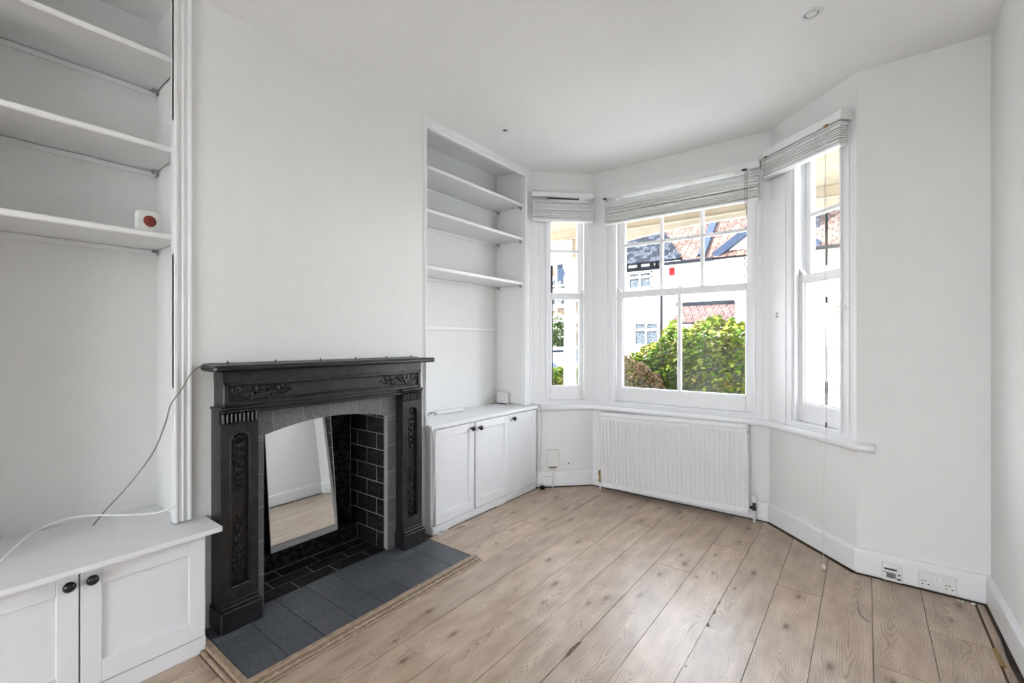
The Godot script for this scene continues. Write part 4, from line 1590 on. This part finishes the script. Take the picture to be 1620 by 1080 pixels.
# ---------------------------------------------------------------- shrubs
func leaf_mesh() -> Mesh:
	var st := mb()
	var a := Vector3(0, 0, -0.5)
	var b := Vector3(0.27, 0.06, -0.05)
	var c := Vector3(0, -0.08, 0.5)
	var d := Vector3(-0.27, 0.06, -0.05)
	var m := Vector3(0, 0, 0)
	for e in [[a, b, m], [b, c, m], [c, d, m], [d, a, m]]:
		tri(st, e[0], e[1], e[2])
	st.generate_normals()
	return st.commit()

func foliage(parent: Node3D, leaf: Mesh, spots: Array, sizes: Vector2, tones: Array, sd: int) -> void:
	var lr := RandomNumberGenerator.new()
	lr.seed = sd
	var mm := MultiMesh.new()
	mm.transform_format = MultiMesh.TRANSFORM_3D
	mm.use_colors = true
	mm.mesh = leaf
	mm.instance_count = spots.size()
	var clump := FastNoiseLite.new()
	clump.seed = sd
	clump.frequency = 3.0
	for i in spots.size():
		var s := lr.randf_range(sizes.x, sizes.y)
		var B := Basis.from_euler(Vector3(lr.randf_range(-0.9, 0.6), lr.randf() * TAU, lr.randf_range(-0.7, 0.7))).scaled(Vector3.ONE * s)
		mm.set_instance_transform(i, Transform3D(B, spots[i] - parent.position))
		var n := clump.get_noise_3dv(spots[i]) * 0.9 + lr.randf_range(-0.45, 0.45) + 0.5
		var k := clampf(n, 0.0, 0.999) * (tones.size() - 1)
		var c: Color = tones[int(k)].lerp(tones[int(k) + 1], k - int(k))
		mm.set_instance_color(i, c)
	var o := MultiMeshInstance3D.new()
	o.name = "leaves"
	o.multimesh = mm
	o.material_override = M.leaf
	o.set_meta("kind", "stuff")
	parent.add_child(o)

func bush(called: String, label: String, tops: Array, w0: float, w1: float, count: int, sizes: Vector2, tones: Array, sd: int) -> void:
	var lr := RandomNumberGenerator.new()
	lr.seed = sd
	var x0: float = tops[0].x
	var x1: float = tops[-1].x
	var top := func(x: float) -> float:
		for i in tops.size() - 1:
			if x <= tops[i + 1].x:
				return lerpf(tops[i].y, tops[i + 1].y, clampf((x - tops[i].x) / (tops[i + 1].x - tops[i].x), 0, 1))
		return tops[-1].y
	var lump := FastNoiseLite.new()
	lump.seed = sd + 3
	lump.frequency = 1.6
	var b := thing(called, label, "shrub", V((x0 + x1) / 2, -0.43, (w0 + w1) / 2))
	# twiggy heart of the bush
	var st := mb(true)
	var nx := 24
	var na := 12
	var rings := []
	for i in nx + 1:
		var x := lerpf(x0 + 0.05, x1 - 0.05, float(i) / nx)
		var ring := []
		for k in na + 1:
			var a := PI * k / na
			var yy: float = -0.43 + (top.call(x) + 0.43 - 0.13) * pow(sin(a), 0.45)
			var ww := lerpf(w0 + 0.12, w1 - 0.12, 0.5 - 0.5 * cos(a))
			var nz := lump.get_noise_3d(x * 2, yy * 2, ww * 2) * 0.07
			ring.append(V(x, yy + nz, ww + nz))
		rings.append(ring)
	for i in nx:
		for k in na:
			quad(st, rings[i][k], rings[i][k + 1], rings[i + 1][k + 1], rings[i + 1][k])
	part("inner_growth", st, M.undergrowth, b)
	for k in 7:
		st = mb(true)
		var x := lerpf(x0 + 0.1, x1 - 0.1, k / 6.0)
		var w := lr.randf_range(w0 + 0.1, w1 - 0.3)
		var ty: float = top.call(x)
		tube(st, curve([V(x, -0.43, (w0 + w1) / 2), V(x + lr.randf_range(-0.1, 0.1), 0.2, w), V(x + lr.randf_range(-0.2, 0.2), ty - 0.1, w0 + 0.08)], 5), taper(11, 0.014, 0.005), 6)
		part("branch", st, M.bark, b)
	var spots := []
	for i in count:
		var x := lr.randf_range(x0, x1)
		var ty: float = top.call(x) + lump.get_noise_2d(x * 4.0, 7.0) * 0.16
		var a := acos(1.0 - 2.0 * lr.randf()) if lr.randf() < 0.3 else lr.randf_range(0.0, PI * 0.62)
		var deep := lr.randf() * lr.randf() * 0.16 - 0.03
		var e := 1.0
		e = clampf(minf(x - x0, x1 - x) / 0.25, 0.25, 1.0)
		var yy := -0.2 + (ty + 0.2) * pow(sin(clampf(a, 0.06, PI - 0.06)), 0.42) * lerpf(0.85, 1.0, e) - deep
		var half := (w1 - w0) / 2 * lerpf(0.6, 1.0, e)
		var ww := (w0 + w1) / 2 - half * cos(a) * (1.0 - deep * 0.5) + lump.get_noise_3d(x * 3, yy * 3, 0) * 0.14 + deep * 0.5
		spots.append(V(x, yy, ww))
	foliage(b, leaf_mesh(), spots, sizes, tones, sd + 9)

func build_garden() -> void:
	var green := [Color(0.035, 0.075, 0.008), Color(0.055, 0.100, 0.010), Color(0.085, 0.130, 0.013), Color(0.125, 0.155, 0.018), Color(0.140, 0.115, 0.035)]
	bush("garden_hedge", "dense green and yellow leafy hedge outside the middle bay window", [Vector2(-4.2, 0.74), Vector2(-2.75, 0.80), Vector2(-2.31, 0.95), Vector2(-1.985, 1.20), Vector2(-1.76, 1.36), Vector2(-1.36, 1.40), Vector2(-0.94, 1.36), Vector2(-0.62, 1.18)], 5.05, 6.2, 11000, Vector2(0.045, 0.10), green, 41)
	var pink := [Color(0.085, 0.060, 0.030), Color(0.110, 0.065, 0.040), Color(0.140, 0.085, 0.055), Color(0.115, 0.100, 0.035)]
	bush("pink_shrub", "low pinkish-brown shrub in front of the green hedge outside", [Vector2(-2.62, 0.62), Vector2(-2.3, 0.92), Vector2(-2.05, 0.95), Vector2(-1.8, 0.88), Vector2(-1.58, 0.66)], 4.62, 5.15, 4200, Vector2(0.022, 0.05), pink, 42)

# ---------------------------------------------------------------- the street opposite
func tiled_roof(parent: Node3D, called: String, corner_a: Vector2, corner_b: Vector2, y0: float, w0: float, pitch: float, rows: int, m: Array, lean := 0.0, slant_b := 0.0) -> void:
	# courses of single tiles from the eave upwards; corner_a.x and corner_b.x are the ends at the eave
	var step := 0.24
	var tw := 0.30
	var up := Vector3(0, sin(pitch), -cos(pitch))
	var nrm := Vector3(0, cos(pitch), sin(pitch))
	var B := Basis(Vector3(1, 0, 0), nrm, -up)
	var lr := RandomNumberGenerator.new()
	lr.seed = int(absf(corner_a.x) * 100)
	var st := [mb(), mb()]
	for r in rows:
		var xa := corner_a.x + lean * step * r
		var xb := corner_b.x + slant_b * step * r
		var x := xa - (tw / 2 if r % 2 == 1 else 0.0)
		while x < xb:
			var a := maxf(x, xa)
			var b := minf(x + tw, xb)
			x += tw
			if b - a < 0.04:
				continue
			var c := V((a + b) / 2, y0, w0) + up * (step * (r + 0.5)) + nrm * (0.03 + lr.randf_range(0.0, 0.012))
			cbox(st[lr.randi() % 2], c, Vector3(b - a - 0.02, 0.035, step + 0.05), 0.0, B * Basis(Vector3(1, 0, 0), 0.10))
	for k in 2:
		var o := part(called, st[k], m[k], parent)
		o.set_meta("kind", "stuff")
	var base := mb()
	var q := [V(corner_a.x, y0, w0), V(corner_b.x, y0, w0), V(corner_b.x + slant_b * step * rows, y0, w0) + up * step * rows, V(corner_a.x + lean * step * rows, y0, w0) + up * step * rows]
	var low := []
	for e in q:
		low.append(e - nrm * 0.08)
	var mid: Vector3 = (q[0] + q[2]) / 2 - nrm * 0.04
	face(base, q, mid)
	face(base, low, mid)
	for i in 4:
		face(base, [q[i], q[(i + 1) % 4], low[(i + 1) % 4], low[i]], mid)
	part("roof_deck", base, M.timber_dark, parent)

func street_window(parent: Node3D, a: Vector3, b: Vector3, cols: int, rows: int) -> void:
	var x0 := minf(a.x, b.x)
	var x1 := maxf(a.x, b.x)
	var y0 := minf(a.y, b.y)
	var y1 := maxf(a.y, b.y)
	var z := a.z
	var st := mb()
	for e in [[x0, x0 + 0.07, y0, y1], [x1 - 0.07, x1, y0, y1], [x0, x1, y0, y0 + 0.08], [x0, x1, y1 - 0.08, y1]]:
		lb(st, e[0], e[1], e[2], e[3], z - 0.02, z + 0.06)
	for c in range(1, cols):
		var x := lerpf(x0, x1, float(c) / cols)
		lb(st, x - 0.035, x + 0.035, y0, y1, z - 0.02, z + 0.06)
	for r in range(1, rows):
		var y := lerpf(y0, y1, 0.68)
		lb(st, x0, x1, y - 0.04, y + 0.04, z - 0.02, z + 0.06)
	lb(st, x0 - 0.1, x1 + 0.1, y0 - 0.1, y0, z - 0.02, z + 0.12)
	var f := part("window", st, M.render, parent)
	for c in cols:
		st = mb()
		lb(st, lerpf(x0, x1, float(c) / cols) + 0.04, lerpf(x0, x1, float(c + 1) / cols) - 0.04, y0 + 0.05, y1 - 0.05, z - 0.01, z + 0.01)
		part("pane", st, M.lace, f)

func build_street() -> void:
	var W := 20.0
	var h := thing("terrace_house", "white painted terrace house with brown tiled roof across the street", "house", V(-4.5, -0.45, W))
	var st := mb()
	bx(st, -6.93, 3.5, -0.45, 4.62, W, W + 0.3)
	part("facade", st, M.render, h)
	# gable wall with its blue bargeboards
	var g0 := atw(1135, 410, W - 0.1)
	var g1 := atw(1183, 373, W - 0.1)
	var slope := (g1.y - g0.y) / (g1.x - g0.x)
	var ax := -2.85
	var ay := g0.y + slope * (ax - g0.x)
	st = mb()
	prism(st, PackedVector2Array([Vector2(g0.x, 4.4), Vector2(ax * 2 - g0.x, 4.4), Vector2(ax * 2 - g0.x, g0.y), Vector2(ax, ay), Vector2(g0.x, g0.y)]), Transform3D(Basis(), V(0, 0, W + 0.05)), 0.15)
	part("gable_wall", st, M.render, h)
	for s in [-1.0, 1.0]:
		st = mb()
		var p0 := Vector2(ax + s * (ax - g0.x), g0.y)
		var p1 := Vector2(ax, ay)
		var n := (p1 - p0).normalized().rotated(PI / 2) * 0.28
		if n.y < 0:
			n = -n
		prism(st, PackedVector2Array([p0, p1, p1 + n, p0 + n]), Transform3D(Basis(), V(0, 0, W - 0.10)), 0.25)
		part("bargeboard", st, M.board_blue, h)
	tiled_roof(h, "roof_tiles", Vector2(-5.9, 0), Vector2(-1.9, 0), 4.60, W - 0.35, 0.72, 18, [M.roof_tile, M.roof_tile_2], -0.55)
	tiled_roof(h, "roof_tiles", Vector2(-1.3, 0), Vector2(3.4, 0), 4.60, W - 0.35, 0.72, 15, [M.roof_tile, M.roof_tile_2])
	# lead valley and gutter
	st = mb()
	var pitch := 0.72
	var up := Vector3(0, sin(pitch), -cos(pitch))
	var va := V(-5.02, 4.66, W - 0.35)
	var vb := va + up * 3.4 + Vector3(-0.15, 0, 0)
	cbox(st, (va + vb) / 2 + Vector3(0, 0.10, 0.06), Vector3(0.30, 0.10, (vb - va).length()), 0.0, Basis(Vector3(1, 0, 0), pitch))
	part("valley_flashing", st, M.board_blue, h)
	st = mb()
	bx(st, -6.9, -4.6, 4.50, 4.63, W - 0.48, W - 0.36, 0.02)
	bx(st, -1.2, 3.4, 4.50, 4.63, W - 0.48, W - 0.36, 0.02)
	part("gutter", st, M.timber_dark, h)
	var d0 := atw(1046.5, 462, W - 0.1)
	st = mb(true)
	tube(st, [Vector3(d0.x, 4.5, d0.z), Vector3(d0.x, -0.4, d0.z)], 0.055, 8)
	part("downpipe", st, M.pipe, h)
	street_window(h, atw(1177, 440, W - 0.06), atw(1196, 406, W - 0.06), 1, 2)
	st = mb()
	var r0 := atw(1059, 436, W - 0.1)
	var r1 := atw(1067, 423, W - 0.1)
	lb(st, r0.x, r1.x, r0.y, r1.y, r0.z - 0.05, r0.z + 0.08, 0.02)
	part("alarm_box", st, M.red_box, h, "red alarm box")
	# lean-to porch roof over the door
	var q0 := atw(1073, 484, W)
	var q1 := atw(1160, 478, W)
	var q2 := atw(1061, 511, W - 1.0)
	tiled_roof(h, "porch_tiles", Vector2(q2.x, 0), Vector2(q1.x + 0.2, 0), q2.y, W - 1.0, atan2(q0.y - q2.y, 1.0), 6, [M.porch_tile, M.porch_tile_2], 0.22, -0.10)
	st = mb()
	bx(st, q0.x - 0.05, q1.x + 0.05, q0.y - 0.02, q0.y + 0.14, W - 0.14, W)
	part("lead_flashing", st, M.timber_dark, h)
	st = mb()
	bx(st, -1.75, -1.1, 4.6, 7.6, W + 0.6, W + 1.3, 0.02)
	part("chimney_stack", st, M.slate, h)
	# neighbour with half-timbered top; its dark roof paints in a cast shadow
	var k := thing("half_timbered_house", "white house across the street with dark timber strips, roof coloured dark for a cast shadow", "house", V(-8.3, -0.45, W))
	st = mb()
	bx(st, -9.7, -6.95, -0.45, 4.9, W - 0.05, W + 0.3)
	part("facade", st, M.render, k)
	st = mb()
	var t0 := atw(1000, 414, W - 0.1)
	var t1 := atw(1000, 427, W - 0.1)
	bx(st, -9.7, -6.95, t0.y - 0.02, t0.y + 0.16, W - 0.14, W - 0.05)
	bx(st, -9.7, -6.95, t1.y - 0.07, t1.y + 0.09, W - 0.14, W - 0.05)
	for px in [991, 1011, 1031, 1040]:
		var v := atw(px, 420, W - 0.1)
		bx(st, v.x - 0.08, v.x + 0.08, t1.y, t0.y, W - 0.14, W - 0.05)
	part("timber_strips", st, M.timber_dark, k)
	street_window(k, atw(994, 459, W - 0.1), atw(1032, 428, W - 0.1), 2, 2)
	street_window(k, atw(1003, 547, W - 0.1), atw(1043, 509, W - 0.1), 2, 2)
	tiled_roof(k, "shadow_dark_roof", Vector2(-10.0, 0), Vector2(-5.95, 0), 4.72, W - 0.40, 0.72, 18, [M.slate, M.timber_dark], 0.0, -0.55)
	st = mb()
	var s0 := atw(1000, 488, W - 0.1)
	bx(st, -9.7, -6.95, s0.y - 0.06, s0.y + 0.10, W - 0.12, W - 0.05)
	part("string_course", st, M.render, k)
	# brown brick neighbour behind the scaffold
	var nb := thing("brick_house", "brown brick house behind the scaffold across the street", "house", V(-15.5, -0.45, W))
	st = mb()
	bx(st, -22, -10.05, -0.45, 6.8, W - 0.3, W + 0.3)
	part("facade", st, M.far_brick, nb)
	street_window(nb, V(-12.4, 3.0, W - 0.35), V(-11.4, 4.5, W - 0.35), 2, 2)
	street_window(nb, V(-12.6, 0.4, W - 0.35), V(-11.2, 1.9, W - 0.35), 2, 2)
	st = mb()
	bx(st, -22, -10.05, 2.35, 2.5, W - 0.36, W - 0.3)
	part("string_course", st, M.render, nb)
	# cream brick pier with a coping, seen through the right-hand window
	var pier := thing("brick_pier", "cream brick garden pier with a flat coping outside the right-hand window", "pier", V(0.1, -0.45, 7.2))
	var c0 := atw(1298, 480, 7.0)
	st = mb()
	bx(st, c0.x + 0.005, c0.x + 1.395, -0.45, c0.y - 0.05, 7.005, 7.395)
	part("mortar", st, M.render, pier)
	var row := 0
	var y := 0.55
	while y + 0.07 < c0.y - 0.05:
		var x := c0.x - (0.11 if row % 2 == 1 else 0.0)
		while x < c0.x + 1.39:
			var xa := maxf(x, c0.x)
			var xb := minf(x + 0.215, c0.x + 1.4)
			if xb - xa > 0.03:
				st = mb()
				bx(st, xa, xb, y, y + 0.065, 7.0, 7.1, 0.004)
				part("brick", st, M.cream_brick, pier)
			x += 0.225
		y += 0.075
		row += 1
	st = mb()
	bx(st, c0.x - 0.04, c0.x + 1.44, c0.y - 0.06, c0.y + 0.02, 6.94, 7.46, 0.01)
	part("coping", st, M.cream_brick, pier)
	car("white_car", "white car parked in the street beyond the left-hand window", V(-7.6, -0.45, 12.0), M.car_white)
	car("blue_car", "blue car parked in the street in front of the white car", V(-6.9, -0.45, 9.6), M.car_blue)
	# young street tree and a scaffold in front of the neighbour
	var tr := thing("street_tree", "small dark green tree in the street behind the parked cars", "tree", V(-9.1, -0.45, 14.8))
	st = mb(true)
	tube(st, curve([V(-9.1, -0.45, 14.8), V(-9.05, 0.6, 14.8), V(-9.15, 1.6, 14.8)], 5), taper(11, 0.10, 0.05), 8)
	part("trunk", st, M.bark, tr)
	var spots := []
	var lr := RandomNumberGenerator.new()
	lr.seed = 61
	for i in 900:
		var d := Vector3(lr.randfn(), lr.randfn(), lr.randfn()).normalized() * pow(lr.randf(), 0.4)
		spots.append(V(-9.15, 1.35, 14.8) + d * Vector3(0.55, 0.85, 0.5))
	foliage(tr, leaf_mesh(), spots, Vector2(0.12, 0.22), [Color(0.01, 0.02, 0.007), Color(0.02, 0.04, 0.01), Color(0.05, 0.07, 0.02)], 62)
	var sc := thing("scaffold", "pale scaffold poles with boards and a blue sheet on the far house", "scaffold", V(-11.2, -0.45, 18.8))
	for x in [-12.3, -11.6, -10.9, -10.2]:
		st = mb(true)
		tube(st, [V(x, -0.45, 18.8), V(x, 6.0, 18.8)], 0.05, 8)
		part("upright", st, M.column, sc)
	for yy in [2.1, 3.6, 5.0]:
		st = mb()
		bx(st, -12.6, -9.9, yy, yy + 0.12, 18.5, 19.3)
		part("deck_board", st, M.trim_wood if yy > 4.0 else M.column, sc)
	for e in [[2.2, 3.6], [3.7, 5.0]]:
		st = mb(true)
		tube(st, [V(-12.3, e[0], 18.75), V(-10.9, e[1], 18.75)], 0.04, 8)
		part("brace", st, M.column, sc)
	st = mb()
	bx(st, -11.5, -10.95, 4.1, 5.0, 18.70, 18.74, 0.01)
	part("sheet", st, M.board_blue, sc, "blue plastic sheet")

func car(called: String, label: String, at: Vector3, paint: Material) -> void:
	var c := thing(called, label, "car", at, "", true)
	var low := PackedVector2Array([Vector2(-2.05, 0.28), Vector2(-2.1, 0.55), Vector2(-2.0, 0.86), Vector2(-1.1, 0.98), Vector2(1.3, 0.98), Vector2(1.95, 0.90), Vector2(2.1, 0.70), Vector2(2.08, 0.30)])
	var st := mb()
	prism(st, low, Transform3D(Basis(), Vector3(0, 0, -0.86)), 1.72)
	part("body", st, paint, c)
	var cab := PackedVector2Array([Vector2(-1.15, 0.97), Vector2(-0.45, 1.42), Vector2(0.85, 1.46), Vector2(1.65, 0.98)])
	st = mb()
	prism(st, cab, Transform3D(Basis(), Vector3(0, 0, -0.74)), 1.48)
	part("glasshouse", st, M.car_glass, c)
	st = mb()
	prism(st, PackedVector2Array([Vector2(-0.50, 1.40), Vector2(-0.42, 1.455), Vector2(0.86, 1.49), Vector2(0.96, 1.43)]), Transform3D(Basis(), Vector3(0, 0, -0.75)), 1.50)
	for e in [[-1.15, 0.97, -0.47, 1.42], [0.15, 0.97, 0.15, 1.44], [1.62, 0.98, 0.88, 1.44]]:
		for z in [-0.745, 0.705]:
			prism(st, PackedVector2Array([Vector2(e[0] - 0.04, e[1]), Vector2(e[0] + 0.04, e[1]), Vector2(e[2] + 0.04, e[3]), Vector2(e[2] - 0.04, e[3])]), Transform3D(Basis(), Vector3(0, 0, z)), 0.04)
	part("roof_and_pillars", st, paint, c)
	for x in [-1.3, 1.3]:
		for z in [-0.80, 0.80]:
			st = mb()
			lathe(st, [Vector2(0.0, -0.10), Vector2(0.30, -0.10), Vector2(0.32, -0.06), Vector2(0.32, 0.06), Vector2(0.30, 0.10), Vector2(0.0, 0.10)], Transform3D(Basis(Vector3(1, 0, 0), Vector3(0, 0, 1), Vector3(0, -1, 0)), Vector3(x, 0.32, z)), 20)
			var w := part("wheel", st, M.tyre, c)
			st = mb()
			lathe(st, [Vector2(0.19, 0.0), Vector2(0.19, 0.012), Vector2(0.0, 0.02)], Transform3D(Basis(Vector3(1, 0, 0), Vector3(0, 0, signf(z)), Vector3(0, -signf(z), 0)), Vector3(x, 0.32, z + signf(z) * 0.10)), 16)
			part("hub_cap", st, M.chrome, w)
	for z in [-0.6, 0.6]:
		st = mb()
		cbox(st, Vector3(-2.06, 0.72, z), Vector3(0.08, 0.14, 0.34), 0.02)
		part("headlight", st, M.chrome, c)
